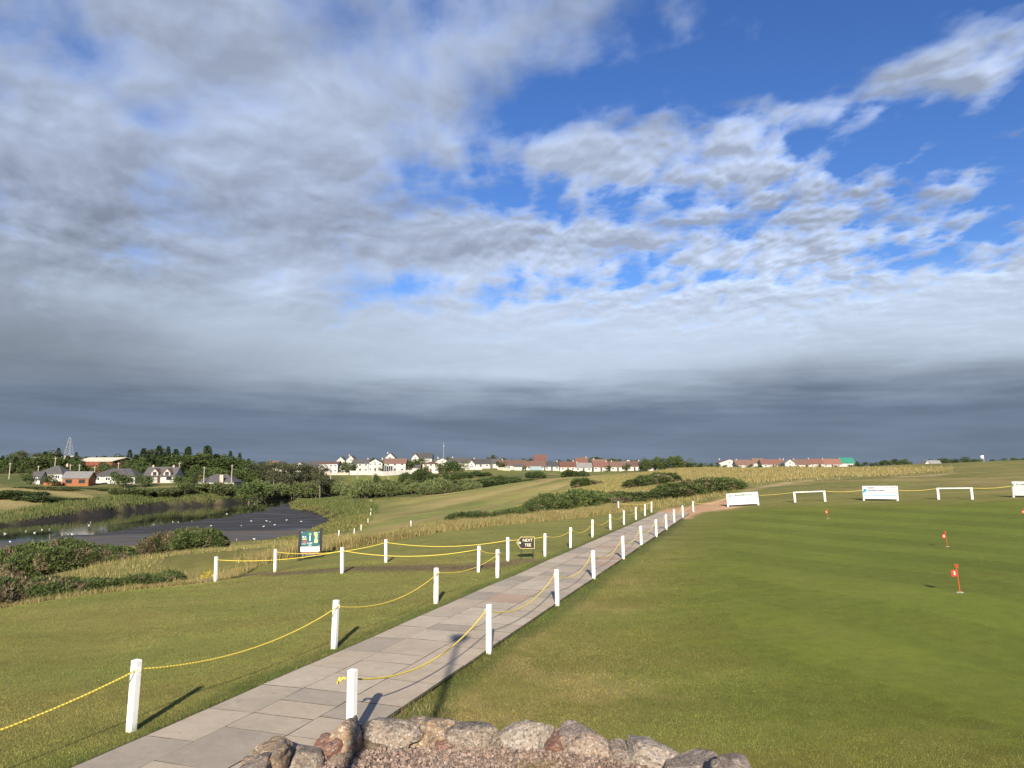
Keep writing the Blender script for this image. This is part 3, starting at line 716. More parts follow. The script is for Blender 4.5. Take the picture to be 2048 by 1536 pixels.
def small_print(parent, mat, x0, x1, y, z, h, sd):
    m = MB(); q = random.Random(sd); x = x0
    while x < x1 - h * .3:
        wd = min(q.uniform(.35, .75) * h, x1 - x); m.box((x + wd / 2, y, z + q.uniform(-.06, .06) * h), (wd, .003, h * q.uniform(.6, .95))); x += wd + h * q.choice((.22, .22, .22, .6))
    o = m.build('print_line', mat, parent); o['kind'] = 'stuff'; return o

# ------------------------------------------------------------------ next tee arrow sign
nt = hit(1051, 1119.5)
e = empty('arrow_sign', nt, 0.10); tag(e, 'black arrow sign lettered NEXT TEE in gold, pointing left', 'sign')
w, h, zc = 0.72, 0.46, 0.65
out = [(-w / 2, zc), (-w / 2 + .17, zc - h / 2), (w / 2, zc - h / 2), (w / 2, zc + h / 2), (-w / 2 + .17, zc + h / 2)]
inn = [(-w / 2 + .022, zc), (-w / 2 + .177, zc - h / 2 + .015), (w / 2 - .015, zc - h / 2 + .015), (w / 2 - .015, zc + h / 2 - .015), (-w / 2 + .177, zc + h / 2 - .015)]
MB().prism(out, -.012, .012).build('border', m_gold, e); MB().prism(inn, -.016, -.0125).build('board', m_black, e)
for x in (-.17, .31): MB().box((x, 0.03, .30), (.028, .028, .90)).build('leg', m_black, e)
letter(e, 'NEXT', .165, m_cream, .085, -.0185, zc + .095, 0, .95); letter(e, 'TEE', .165, m_cream, .095, -.0185, zc - .095, 0, 1.0)
cr = disc(.048, 16, -.020, -.0165, -.235, zc).build('crest', m_cream, e); ringm(.016, .028, 12, -.023, -.0205, -.235, zc).build('crest_ring', m_gold, cr)

# ------------------------------------------------------------------ hole sign
hs_ = P(620, 1121, 37.5); hs_.z = HS(hs_.x, hs_.y)
e = empty('hole_sign', hs_, 0.13); tag(e, 'teal and white hole one sign between two black posts', 'sign')
k = 37.5 / 37.5
for x, top in ((-.53, 1.40), (.50, 1.56)): MB().box((x, .02, top / 2 - .1), (.135, .12, top + .2)).build('post_shaft', m_black, e)
MB().box((-.015, -.02, 1.00), (.92, .03, .74)).build('panel', m_teal, e)
MB().box((-.01, -.03, .50), (.93, .03, .23)).build('panel', m_print, e)
MB().box((-.015, -.015, .325), (.92, .02, .11)).build('panel', mk('brown_panel', (.20, .13, .08), rough=.6), e)
MB().box((-.015, -.005, .20), (.92, .03, .09)).build('panel', m_black, e)
for x, z in ((-.44, 1.34), (.41, 1.34), (.43, .68), (-.36, .205)): disc(.018, 8, -.045, -.034, x, z).build('bolt', m_print, e)
letter(e, '1', .34, m_print, -.03, -.038, 1.02, .004, 1.1)
ringm(.032, .062, 16, -.041, -.036, -.03, 1.24).build('crest', m_lime, e)
small_print(e, m_print, -.40, -.20, -.038, 1.11, .075, 1); small_print(e, m_map, -.40, -.20, -.038, 1.00, .075, 2); MB().box((-.29, -.038, .87), (.17, .004, .085)).build('red_bar', m_red, e)
small_print(e, m_print, -.15, .09, -.038, .80, .06, 3); small_print(e, m_print, -.42, -.22, -.038, .76, .03, 4); small_print(e, m_print, -.10, .05, -.038, .70, .04, 5)
hm = [(.16, 1.30), (.20, 1.34), (.27, 1.34), (.32, 1.30), (.33, 1.20), (.32, 1.08), (.33, .98), (.36, .90), (.34, .83), (.27, .80), (.20, .82), (.17, .88), (.20, .95), (.22, 1.06), (.21, 1.16), (.16, 1.24)]
mp_ = MB().prism(hm, -.041, -.036).build('hole_map', m_map, e); disc(.022, 10, -.045, -.042, .27, .89).build('green_spot', m_lime, mp_)
MB().prism([(.24, 1.28), (.28, 1.28), (.28, 1.0), (.25, 1.0)], -.044, -.0418).build('fairway_mark', m_gold, mp_)
for i, (z, ww) in enumerate(((.575, .78), (.53, .62), (.485, .70), (.44, .58))): MB().box((-.02, -.0475, z), (ww, .003, .010)).build('print_line', m_pale, e)
MB().box((.0, -.023, .205), (.5, .004, .014)).build('print_line', m_pale, e)

# ------------------------------------------------------------------ advert boards and white rail frames
m_board = mk('white_banner', (0.66, 0.66, 0.65), (0.62, 0.62, 0.61), 2, 0.5)
def frame_at(px0, px1, py, Yd):
    a = P(px0, py, Yd + 1.0); b = P(px1, py, Yd - 1.0); a.z = HS(a.x, a.y); b.z = HS(b.x, b.y); return a, b
def board(px0, px1, Yd, label, fill):
    a, b = frame_at(px0 + 3, px1 - 3, 1000, Yd); Lw = (b - a).length; c = (a + b) / 2
    e = empty('advert_board', (c.x, c.y, c.z - .03), math.atan2(b.y - a.y, b.x - a.x)); tag(e, label, 'sign', 'advert boards along the green')
    tilt = math.atan2(b.z - a.z, Lw); e.rotation_euler[1] = -tilt
    for s in (-1, 1): MB().box((s * (Lw / 2 - .03), .03, .60), (.11, .10, 1.22)).build('leg', m_white, e)
    MB().box((0, -.03, .70), (Lw - .04, .03, 1.06)).build('panel', m_board, e)
    fill(e, Lw); return a, b
def fill1(e, Lw):
    y = -.049
    MB().prism([(-1.27, .98), (-1.18, 1.06), (-1.08, 1.08), (-1.02, 1.02), (-1.05, .95), (-1.12, .97), (-1.2, .92)], y, y + .003).build('logo', m_darkgreen, e)
    letter(e, 'MASKAME & TAIT', .20, m_darkgreen, .20, y, 1.02, 0.006, 1.12)
    MB().box((.25, y, .86), (1.2, .003, .02)).build('print_line', m_pale, e); MB().box((.0, y, .70), (1.5, .003, .025)).build('print_line', m_pale, e)
    for x in (-.72, .52): disc(.055, 10, y, y + .003, x, .52).build('print_spot', m_grey, e)
    MB().box((-.1, y, .52), (.75, .003, .02)).build('print_line', m_pale, e)
def fill2(e, Lw):
    y = -.049
    l = MB().prism([(-1.32, .62), (-1.33, .78), (-1.26, .95), (-1.14, 1.02), (-1.02, .95), (-.98, .84), (-1.05, .74), (-1.16, .71)], y, y + .003).build('logo', m_sky, e)
    disc(.055, 10, y - .003, y - .0005, -1.17, .90).build('logo_dot', m_navy, l)
    small_print(e, m_navy, -.92, -.42, y, 1.07, .12, 6); letter(e, 'Fabrications Limited', .17, m_navy, -.92, y, .88, 0.005, .92, 'LEFT')
    for i, (x0, z) in enumerate(((.45, 1.08), (.58, .90), (.80, .72))): small_print(e, m_grey, x0, 1.30, y, z, .075, 7 + i)
    MB().box((-.15, y, .73), (.9, .003, .018)).build('print_line', m_pale, e); MB().box((-.15, y, .64), (1.2, .003, .018)).build('print_line', m_pale, e)
    MB().box((.0, y, .475), (2.55, .003, .06)).build('print_band', m_sky, e)
def fill3(e, Lw):
    y = -.049
    ringm(.05, .12, 14, y, y + .003, -1.2, .95).build('logo', m_darkgreen, e)
    small_print(e, m_grey, -.9, .5, y, 1.0, .13, 11); MB().box((-.2, y, .8), (1.4, .003, .02)).build('print_line', m_pale, e); MB().box((-.2, y, .62), (1.1, .003, .03)).build('print_line', m_pale, e)
b1 = board(1452, 1520, 67, 'white advert board with green lettering at the end of the slab path', fill1)
b2 = board(1724, 1799, 60, 'white advert board with blue logo and blue base line', fill2)
b3 = board(2024, 2104, 55, 'white advert board cut by the right edge of the picture', fill3)
def rail(px0, px1, Yd, label):
    a, b = frame_at(px0 + 4, px1 - 4, 1000, Yd); Lw = (b - a).length; c = (a + b) / 2
    e = empty('rail_frame', (c.x, c.y, c.z - .03), math.atan2(b.y - a.y, b.x - a.x)); e.rotation_euler[1] = -math.atan2(b.z - a.z, Lw); tag(e, label, 'rail', 'empty white rail frames along the green')
    for s in (-1, 1): MB().box((s * (Lw / 2 - .06), 0, .43), (.125, .12, 1.02)).build('leg', m_white, e)
    MB().box((0, -.003, .895), (Lw - .25, .09, .09)).build('crossbar', m_white, e)
    return a, b
g1 = rail(1585, 1656, 63, 'empty white rail frame between the green and blue lettered boards')
g2 = rail(1872, 1951, 57, 'empty white rail frame right of the blue lettered board')
upz = lambda v: v + Vector((0, 0, .86))
for p, q, sg, l in [(up(Rr[-1]), upz(b1[0]), .3, 'yellow rope from the last path post to the green lettered board'), (upz(b1[1]), upz(g1[0]), .04, 'yellow rope between the green lettered board and the rail frame'), (upz(g1[1]), upz(b2[0]), .10, 'yellow rope between the rail frame and the blue lettered board'),
                    (upz(b2[1]), upz(g2[0]), .10, 'yellow rope right of the blue lettered board'), (upz(g2[1]), upz(b3[0]), .08, 'yellow rope leading to the board at the right edge')]:
    rope([p, q], [sg], l, rad=0.0135)

# ------------------------------------------------------------------ putting green flags, cups, ball markers
m_flagred = mk('red_flag', (0.62, 0.035, 0.02), (0.55, 0.03, 0.02), 5, 0.6)
m_pin = mk('red_pin', (0.60, 0.075, 0.03), rough=0.5)
m_cup = mk('white_cup', (0.75, 0.74, 0.68), rough=0.5)
def putt_flag(loc, hgt, num, label, lean=0.05, spade=True):
    e = empty('putting_flag', loc, 0); tag(e, label, 'flag', 'numbered flags on the putting green'); s = hgt / .66
    e.rotation_euler = (0, -lean, 0.1)
    MB().tube([(0, 0, -.05), (0, 0, .66 * s)], .0085, 6).build('pin', m_pin, e)
    m = MB(); m.tube([(.0, 0, .60 * s), (-.055, 0, .65 * s), (-.05, 0, .675 * s), (0, 0, .69 * s), (.05, 0, .675 * s), (.055, 0, .65 * s), (0, 0, .60 * s)], .008, 5); m.build('handle', m_pin, e)
    fl = MB().box((-.085, 0, .48 * s), (.16, .012, .15)).build('flag', m_flagred, e)
    letter(fl, num, .12, m_print, -.085, -.0085, .48 * s, .002)
    ringm(.05, .075, 14, -.004, .004).build('cup_rim', m_cup, e).rotation_euler = (math.pi / 2, 0, 0)
    return e
putt_flag(hit(1920, 1185), .66, '2', 'nearest red numbered putting flag on the smooth green, right side', .07)
putt_flag(hit(1895, 1094), .62, '8', 'red putting flag farther up the green, behind the nearest one', .10)
putt_flag(hit(1656, 1038), .62, '5', 'small red putting flag in front of the first rail frame', .02)
putt_flag(hit(2051, 1040), .62, '6', 'red putting flag half cut by the right edge of the picture', .05)
f = on(1968, 162); e = empty('golf_flag', f); tag(e, 'white golf flag on a pin on the rise at upper right', 'flag')
MB().tube([(0, 0, -.1), (0, 0, 1.5)], .03, 6).build('pin', m_map, e); m = MB(); m.add([(0, 0, 1.45), (0, 0, .85), (-.30, .05, .80), (-.62, -.03, .90), (-.66, 0, 1.35), (-.3, .06, 1.40)], [(0, 1, 2, 5), (5, 2, 3, 4)]); fo = m.build('flag', m_print, e)
so = fo.modifiers.new('thick', 'SOLIDIFY'); so.thickness = .012
f = on(962, 300); e = empty('golf_flag', f); tag(e, 'yellow golf flag on the distant green below the houses', 'flag')
MB().tube([(0, 0, -.1), (0, 0, 2.2)], .05, 6).build('pin', m_print, e); MB().box((-.4, 0, 1.8), (.8, .03, .65)).build('flag', mk('yellow_flag', (.8, .62, .05), rough=.6), e)

# ------------------------------------------------------------------ white marker stakes of the fairway
stake = MB(); stake.tube([(0, 0, -.2), (0, 0, .72), (0, 0, .78)], [.05, .05, .02], 6); stm = stake.mesh('marker_stake', m_white)
for i, (px, py, Y) in enumerate([(677, 1078, 68), (708, 1063, 86), (722, 1053, 98), (736, 1042, 112), (741, 1028, 125), (742, 1018, 143), (742, 1006, 170), (822, 1049, 88)]):
    v = on(px, Y); o = obj('marker_stake', stm, None, v, (rp.uniform(-.05, .05), rp.uniform(-.05, .05), 0))
    tag(o, 'white marker stake standing alone on the fairway' if i == 7 else 'white boundary stake beside the marsh, %s from the hole sign' % ORD[i], 'stake', 'white stakes along the fairway')

# ------------------------------------------------------------------ terrace with rubble wall and gravel
TZ = CZ - 1.92
m_mortar = mk('wall_mortar', (0.22, 0.20, 0.17), (0.30, 0.28, 0.24), 14, 0.95, 0.02, 30, coord='World')
m_tpave = mk('terrace_soil', (0.20, 0.145, 0.115), (0.26, 0.19, 0.15), 20, 0.95, 0.01, 60, coord='World')
arc = [P(440, 1536, 4.2), P(520, 1510, 4.78), P(585, 1500, 4.98), P(650, 1480, 5.2), P(740, 1460, 5.42), P(850, 1455, 5.48), P(960, 1460, 5.48), P(1070, 1465, 5.42), P(1180, 1475, 5.32), P(1290, 1490, 5.15), P(1400, 1515, 4.85), P(1500, 1536, 4.4)]
arc = [Vector((p.x, p.y, 0)) for p in arc]
arc = [Vector((-2.6, 2.6, 0)), Vector((-2.2, 3.5, 0))] + arc + [Vector((2.0, 3.5, 0)), Vector((2.5, 2.4, 0))]
poly = [(p.x * .98, p.y - .12) for p in arc] + [(5, -6), (-5, -6)]
tm = MB(); n = len(poly); tm.add([(x, y, TZ) for x, y in poly] + [(x, y, -.3) for x, y in poly], [tuple(range(n - 1, -1, -1))] + [(i, (i + 1) % n, n + (i + 1) % n, n + i) for i in range(n)])
to = tm.build('terrace', m_tpave); to['kind'] = 'structure'
wall = empty('stone_wall', (0, 5.4, 0)); tag(wall, 'low curved rubble stone wall at the foot of the picture', 'wall')
core = MB()
for i in range(len(arc) - 1):
    a, b = arc[i], arc[i + 1]; nrm = Vector((-(b - a).y, (b - a).x, 0)).normalized()
    vv = [a - nrm * .12, b - nrm * .12, b + nrm * .16, a + nrm * .16]; top = TZ - .015
    core.add([(v.x, v.y - 5.4, -.2) for v in vv] + [(v.x, v.y - 5.4, top) for v in vv], [(0, 3, 2, 1), (4, 5, 6, 7), (0, 1, 5, 4), (1, 2, 6, 5), (2, 3, 7, 6), (3, 0, 4, 7)])
core.build('mortar', m_mortar, wall)
def granite(name, a, b, c, dark):
    m = bpy.data.materials.new(name); m.use_nodes = True; t = m.node_tree; bs = t.nodes['Principled BSDF']; bs.inputs['Roughness'].default_value = 0.85; bs.inputs['Specular IOR Level'].default_value = .3
    tc = t.nodes.new('ShaderNodeTexCoord'); g = t.nodes.new('ShaderNodeNewGeometry'); pos = g.outputs['Position']
    vo = t.nodes.new('ShaderNodeTexVoronoi'); vo.inputs['Scale'].default_value = 85; t.links.new(pos, vo.inputs['Vector'])
    vs_ = t.nodes.new('ShaderNodeSeparateXYZ'); t.links.new(vo.outputs['Color'], vs_.inputs[0]); r = E(t, vs_.outputs[0])
    cc = mixc(t, r.ss(.25, .45), a, b); cc = mixc(t, r.ss(.80, .86), cc, c); cc = mixc(t, (1.0 - r.ss(.07, .11)) * 0.6, cc, (.07, .06, .05))
    big = noise(t, pos, 9, 6, .65)
    v = 0.36 + big * 0.85; cc = mixc(t, 1.0, cc, comb(t, v, v, v), 'MULTIPLY')
    sp = t.nodes.new('ShaderNodeSeparateXYZ'); t.links.new(tc.outputs['Object'], sp.inputs[0])
    lich = (noise(t, pos, 13, 6, .7) + E(t, sp.outputs[2]) * 1.6).ss(.60, .76) * dark
    cc = mixc(t, lich, cc, (.055, .055, .056))
    cc = mixc(t, noise(t, pos, 21, 4, .6).ss(.68, .76) * .45, cc, (.36, .34, .30))
    t.links.new(cc, bs.inputs['Base Color'])
    bn = t.nodes.new('ShaderNodeBump'); bn.inputs['Distance'].default_value = .012; t.links.new((noise(t, pos, 60, 5, .75) + big * 2.0).v, bn.inputs['Height']); t.links.new(bn.outputs[0], bs.inputs['Normal'])
    return m
gm = [granite('pink_granite', (.30, .215, .16), (.35, .27, .21), (.44, .39, .34), .45), granite('grey_lichen_granite', (.25, .19, .145), (.31, .245, .19), (.40, .36, .31), .75),
      granite('ochre_granite', (.40, .27, .14), (.36, .25, .17), (.50, .46, .38), .6), granite('red_stone', (.26, .115, .08), (.30, .16, .115), (.36, .28, .24), .3), granite('pale_granite', (.33, .26, .205), (.37, .31, .255), (.46, .42, .37), .45)]
def ico(n):
    import bmesh
    bm = bmesh.new(); bmesh.ops.create_icosphere(bm, subdivisions=n, radius=1.0)
    v = np.array([x.co[:] for x in bm.verts]); f = np.array([[q.index for q in x.verts] for x in bm.faces]); bm.free(); return v, f
ICO4, ICO4F = ico(4); ICO3, ICO3F = ico(3)
def n3(p, s, sd):
    return (vnoise(p[:, 0] * s + sd * 3.1, p[:, 1] * s + p[:, 2] * s * .7 + 5, sd) + vnoise(p[:, 1] * s + 9, p[:, 2] * s + sd * 1.7 + p[:, 0] * s * .6, sd + 7)) - 1
def stone(dx, dy, dz, sd, mat, fine=True):
    r = np.random.default_rng(sd); v = (ICO4 if fine else ICO3).copy(); f = ICO4F if fine else ICO3F
    v = np.sign(v) * np.abs(v) ** .62                       # squarer than a ball
    for _ in range(17):                                     # split faces
        nn = r.normal(size=3); nn /= np.linalg.norm(nn); d = r.uniform(.60, 1.0)
        q = v @ nn; v = v - np.outer(np.maximum(q - d, 0), nn) * .93
    for sc_, am in ((1.6, .12), (4.0, .08), (9.0, .055), (20, .030)): v = v * (1 + n3(v, sc_, sd % 97)[:, None] * am)
    v = v * np.array([dx, dy, dz]) / 2
    return mesh_np('wall_stone', v, f, mat, smooth=False)
# coping stones from left to right: picture box, stone kind, roll
cop = [(470, 530, 1515, 1575, 1, .3), (508, 574, 1486, 1556, 2, .5), (566, 640, 1484, 1560, 1, .25), (628, 684, 1474, 1530, 3, .1), (664, 726, 1440, 1506, 2, -.1), (712, 822, 1436, 1496, 1, .05), (818, 926, 1444, 1506, 2, .0),
       (912, 1006, 1446, 1494, 1, .0), (1004, 1098, 1441, 1504, 4, .05), (1093, 1130, 1466, 1506, 3, .1), (1122, 1218, 1453, 1508, 0, .05), (1216, 1264, 1488, 1532, 0, .2), (1246, 1358, 1476, 1530, 4, .05), (1350, 1448, 1513, 1560, 1, .1), (1440, 1512, 1518, 1570, 0, .1)]
low = [(640, 700, 1502, 1536, 0), (700, 760, 1494, 1520, 1), (760, 812, 1496, 1526, 4), (872, 910, 1472, 1508, 3), (928, 946, 1494, 1514, 3), (942, 1000, 1496, 1522, 1), (1000, 1060, 1504, 1534, 4), (1060, 1120, 1506, 1536, 0), (1116, 1140, 1498, 1522, 4), (1136, 1214, 1505, 1536, 1), (1108, 1140, 1514, 1540, 4), (1196, 1226, 1510, 1540, 2), (846, 874, 1500, 1520, 1)]
def arcY(px):
    best = None
    for a, b in zip(arc[:-1], arc[1:]):
        pa, pb = 1024 + a.x / (a.y * .97) * F, 1024 + b.x / (b.y * .97) * F
        if pa <= px <= pb: return a.y + (b.y - a.y) * (px - pa) / max(pb - pa, 1e-6)
    return 4.6
def put_stone(x0, x1, y0, y1, kind, roll, dep, dy, sd, fine):
    cxp = (x0 + x1) / 2; Yc = arcY(cxp) + dy
    a, b = P(x0, (y0 + y1) / 2, Yc), P(x1, (y0 + y1) / 2, Yc); t_, bt = P(cxp, y0, Yc), P(cxp, y1, Yc)
    W_, H_ = (b.x - a.x) * 1.36, (t_.z - bt.z) * 1.16 + .03
    c = (t_ + bt) / 2 - Vector((0, 0, .022))
    obj('wall_stone', stone(W_, dep, H_, sd, gm[kind], fine), wall, (c.x, c.y - 5.4, c.z), (random.uniform(-.1, .1), roll * .3, random.uniform(-.15, .15)))
for i, (x0, x1, y0, y1, kd, ro) in enumerate(cop): put_stone(x0, x1, y0, y1, kd, ro, .40, .02, 40 + i, True)
for i, (x0, x1, y0, y1, kd) in enumerate(low): put_stone(x0, x1, y0, y1, kd, 0, .26, -.07, 90 + i, False)
# gravel
m_grav = mk('pink_gravel', (0.235, 0.180, 0.150), (0.165, 0.127, 0.107), 30, 0.9, col=True, coord='World')
gp = []
rr = np.random.default_rng(4)
gxs = rr.uniform(-1.7, 1.6, 16000); gys = rr.uniform(3.4, 5.35, 16000)
inside = sdf(gxs, gys, poly) < .02
gxs, gys = gxs[inside], gys[inside]; ng = len(gxs)
base = np.array([[1, 0, 0], [-.5, .86, 0], [-.5, -.86, 0], [.1, 0, 1], [0, 0, -1]]); bf = np.array([[0, 1, 3], [1, 2, 3], [2, 0, 3], [1, 0, 4], [2, 1, 4], [0, 2, 4]])
sz = rr.uniform(.008, .019, ng); M = rr.normal(size=(ng, 3, 3)); Q = np.linalg.qr(M)[0]
vv = np.einsum('nij,kj->nki', Q, base) * sz[:, None, None] + np.stack([gxs, gys, TZ + rr.uniform(.0, .022, ng)], -1)[:, None]
ff = (bf[None] + (np.arange(ng) * 5)[:, None, None]).reshape(-1, 3)
gc = np.repeat(rr.uniform(.55, 1.5, (ng, 1)) * np.array([1, .96, .93]) ** rr.uniform(-1, 3, (ng, 1)), 5, 0)
go = obj('gravel', mesh_np('gravel', vv.reshape(-1, 3), ff, m_grav, gc)); tag(go, 'pinkish granite gravel inside the curved stone wall', 'gravel', kind='stuff')

# lamp standard on the terrace behind the viewer; its shadow falls across the path
m_iron = mk('dark_lamp_metal', (0.03, 0.03, 0.032), rough=0.4)
tip = PZ(922, 1273, 0.0); ly = -2.6; lt = (tip.y - ly) * math.tan(SUN_EL)
e = empty('lamp_post', (tip.x, ly, TZ - .02)); tag(e, 'dark lamp standard on the terrace behind the viewer', 'lamp')
MB().tube([(0, 0, 0), (0, 0, .3), (0, 0, lt - TZ - .28)], [.09, .05, .045], 10).build('pole', m_iron, e)
MB().tube([(0, 0, lt - TZ - .28), (0, 0, lt - TZ - .22), (0, 0, lt - TZ - .04), (0, 0, lt - TZ)], [.05, .17, .21, .04], 14).build('lamp_head', m_iron, e)

# ------------------------------------------------------------------ grasses
m_blade = mk('grass_blades', (1.0, 1.0, 1.0), (0.82, 0.82, 0.80), 2.0, 0.75, col=True, coord='World', spec=0.15, trans=0.18)
def ground_col(x, y):
    a = (np.arctan2(x, y + OFF) + AMAX) / (2 * AMAX) * (NA - 1); l = (np.log(np.maximum(np.hypot(x, y + OFF), DMIN)) - gl[0]) / (gl[-1] - gl[0]) * (NR - 1)
    i = np.clip(np.rint(a).astype(int), 0, NA - 1); j = np.clip(np.rint(l).astype(int), 0, NR - 1)
    return col[i * NR + j]
def blades(name, x, y, h, w, colr, lean=0.5, sd=1, segs=1, base_z=-0.005):
    """one mesh of grass blades: single points or bent two-piece stems"""
    r = np.random.default_rng(sd); n = len(x); z = H(x, y) + base_z
    a = r.uniform(0, 2 * np.pi, n); wx, wy = np.cos(a) * w / 2, np.sin(a) * w / 2
    b = r.uniform(0, 2 * np.pi, n); ln = h * lean * r.uniform(.2, 1.2, n); lx, ly = np.cos(b) * ln, np.sin(b) * ln
    if segs == 1:
        co = np.stack([np.stack([x - wx, y - wy, z], -1), np.stack([x + wx, y + wy, z], -1), np.stack([x + lx, y + ly, z + h], -1)], 1).reshape(-1, 3)
        f = np.arange(n * 3).reshape(-1, 3); k = 3
    else:
        mx, my, mz = x + lx * .3, y + ly * .3, z + h * .62
        co = np.stack([np.stack([x - wx, y - wy, z], -1), np.stack([x + wx, y + wy, z], -1), np.stack([mx + wx * .7, my + wy * .7, mz], -1), np.stack([mx - wx * .7, my - wy * .7, mz], -1), np.stack([x + lx, y + ly, z + h], -1)], 1).reshape(-1, 3)
        o = (np.arange(n) * 5)[:, None]; f = np.concatenate([o + np.array([0, 1, 2]), o + np.array([0, 2, 3]), o + np.array([3, 2, 4])]); k = 5
    c = np.repeat(colr, k, 0)
    return obj(name, mesh_np(name, co, f, m_blade, c))
def jit(c, r, a=.3): return c * r.uniform(1 - a, 1 + a, (len(c), 1)) * (1 + r.uniform(-.08, .08, (len(c), 3)))
r = np.random.default_rng(21)
# mown lawn, thinning out with distance
def near_points(n, y0, y1, px0=-80, px1=2130):
    Y = np.exp(r.uniform(math.log(y0), math.log(y1), n)); u = r.uniform(px0, px1, n); return (u - 1024) / F * Y * .985, Y
x, y = near_points(760000, 6.3, 32)
u, v = pathuv(x, y); sg = sdf(x, y, zG); st = sdf(x, y, poly)
ok = (np.abs(v) > 1.33 + r.uniform(-.04, .03, len(x))) & (st > .28) & ((v > 1.2) | (sdf(x, y, zL) < .6))
keep = r.uniform(0, 1, len(x)) < 1.0 - .35 * (1 - sst(-6, 0, sg))
ok &= keep; x, y, v, sg = x[ok], y[ok], v[ok], sg[ok]
edge = 1 - sst(.02, .28, np.abs(v) - 1.33)
h = r.uniform(.012, .034, len(x)) * (1.0 - .55 * (1 - sst(-5, 0, sg))) + edge * r.uniform(0, .085, len(x)) * (fbm(x * 1.5, y * 1.5, 91) > .42)
w = .005 + .00038 * y
c = jit(ground_col(x, y) * 1.20, r, .30); pv = fbm(x / 1.4, y / .8, 93, 5); ph = sst(.42, .62, fbm(x / 3.2, y / 2.0, 97, 4))[:, None]
c = c * (.62 + .76 * pv)[:, None] * (np.array([1.06, .98, 1.0]) * (1 - ph) + np.array([.88, 1.04, .85]) * ph)
straw = r.uniform(0, 1, len(x)) < .015 + .10 * sst(-5, 1, sg); c[straw] = jit(np.tile([.25, .215, .09], (straw.sum(), 1)), r, .25)
tag(blades('lawn_grass', x, y, h, w, c, .7, 2), 'short mown grass of the lawns and the green verge', 'grass', kind='stuff')
# rank grass along the slab edges and at the foot of the wall
uu = r.uniform(-4, 30, 26000); sgn = np.where(r.uniform(0, 1, len(uu)) < .5, -1, 1); vv_ = sgn * (1.31 + r.normal(.03, .07, len(uu)) - .09 * (fbm(uu * 1.3, sgn * 3.0, 15) > .6) * r.uniform(0, 1, len(uu)))
x = PA.x + PATH_DIR.x * uu + PATH_N.x * vv_; y = PA.y + PATH_DIR.y * uu + PATH_N.y * vv_
ok = (sdf(x, y, poly) > .2) & (fbm(uu * .9, vv_ * 2, 14) > .42); x, y = x[ok], y[ok]
c = jit(np.tile([.085, .115, .03], (len(x), 1)), r, .45)
x2 = r.normal(-1.22, .22, 5200); y2 = r.normal(9.9, .50, 5200); u2, v2 = pathuv(x2, y2); ok = v2 > 1.30; x2, y2 = x2[ok], y2[ok]
c2 = jit(np.where((r.uniform(0, 1, len(x2)) < .35)[:, None], [.27, .21, .10], [.10, .13, .04]), r, .4)
x, y, c = np.concatenate([x, x2]), np.concatenate([y, y2]), np.concatenate([c, c2])
h = r.uniform(.02, .075, len(x)); h[-len(x2):] *= 1.8
tag(blades('edge_grass', x, y, h, .007 + .0004 * y, c, .9, 3), 'rank green grass creeping over the edges of the slabs', 'grass', kind='stuff')
# tall dry grass: strip between lawn and fairway, the fringe above the gorse
def along(line, n, wid, bias=0.0):
    L = [Vector((p[0], p[1], 0)) for p in line]; d = [(b - a).length for a, b in zip(L[:-1], L[1:])]; cum = np.concatenate([[0], np.cumsum(d)]); t_ = r.uniform(0, cum[-1], n)
    i = np.clip(np.searchsorted(cum, t_) - 1, 0, len(d) - 1); A_ = np.array([[p.x, p.y] for p in L]); q = ((t_ - cum[i]) / np.array(d)[i])[:, None]
    p = A_[i] * (1 - q) + A_[i + 1] * q; e = A_[i + 1] - A_[i]; nn = np.stack([-e[:, 1], e[:, 0]], -1) / np.linalg.norm(e, axis=1)[:, None]
    return (p + nn * (r.normal(0, wid, n) + bias)[:, None]).T
DRY = np.array([[.37, .285, .135], [.34, .26, .115], [.30, .235, .095], [.25, .21, .08], [.41, .325, .165]])
def dryc(n, green=.25):
    c = DRY[r.integers(0, len(DRY), n)].copy(); g = r.uniform(0, 1, n) < green; c[g] = [.15, .16, .05]; return jit(c, r, .16)
edge_line = [(v.x, v.y) for v in lawn_edge]
x, y = along(edge_line[3:], 95000, 1.0, 1.6)
ok = sdf(x, y, zL) > .1; x, y = x[ok], y[ok]
ok = fbm(x / 2.2, y / 2.2, 68) > r.uniform(.20, .52, len(x)); x, y = x[ok], y[ok]
h = r.uniform(.22, .66, len(x)) * (.4 + 1.0 * fbm(x / 1.5, y / 1.5, 66)); tag(blades('dry_grass', x, y, h, (.006 + .00032 * y), dryc(len(x), .34), .5, 5, 2), 'tall dry straw coloured grass between lawn and fairway', 'grass', kind='stuff')
x, y = along([(-24, 24.5)] + edge_line[:4], 52000, .8, 1.2); ok = sdf(x, y, zL) > .05; x, y = x[ok], y[ok]
h = r.uniform(.10, .36, len(x)) * (.3 + 1.1 * fbm(x / 1.2, y / 1.2, 67)); tag(blades('dry_grass', x, y, h, (.006 + .00030 * y), dryc(len(x), .3), .5, 6, 2), 'dry grass fringe along the left lawn edge by the gorse', 'grass', kind='stuff')
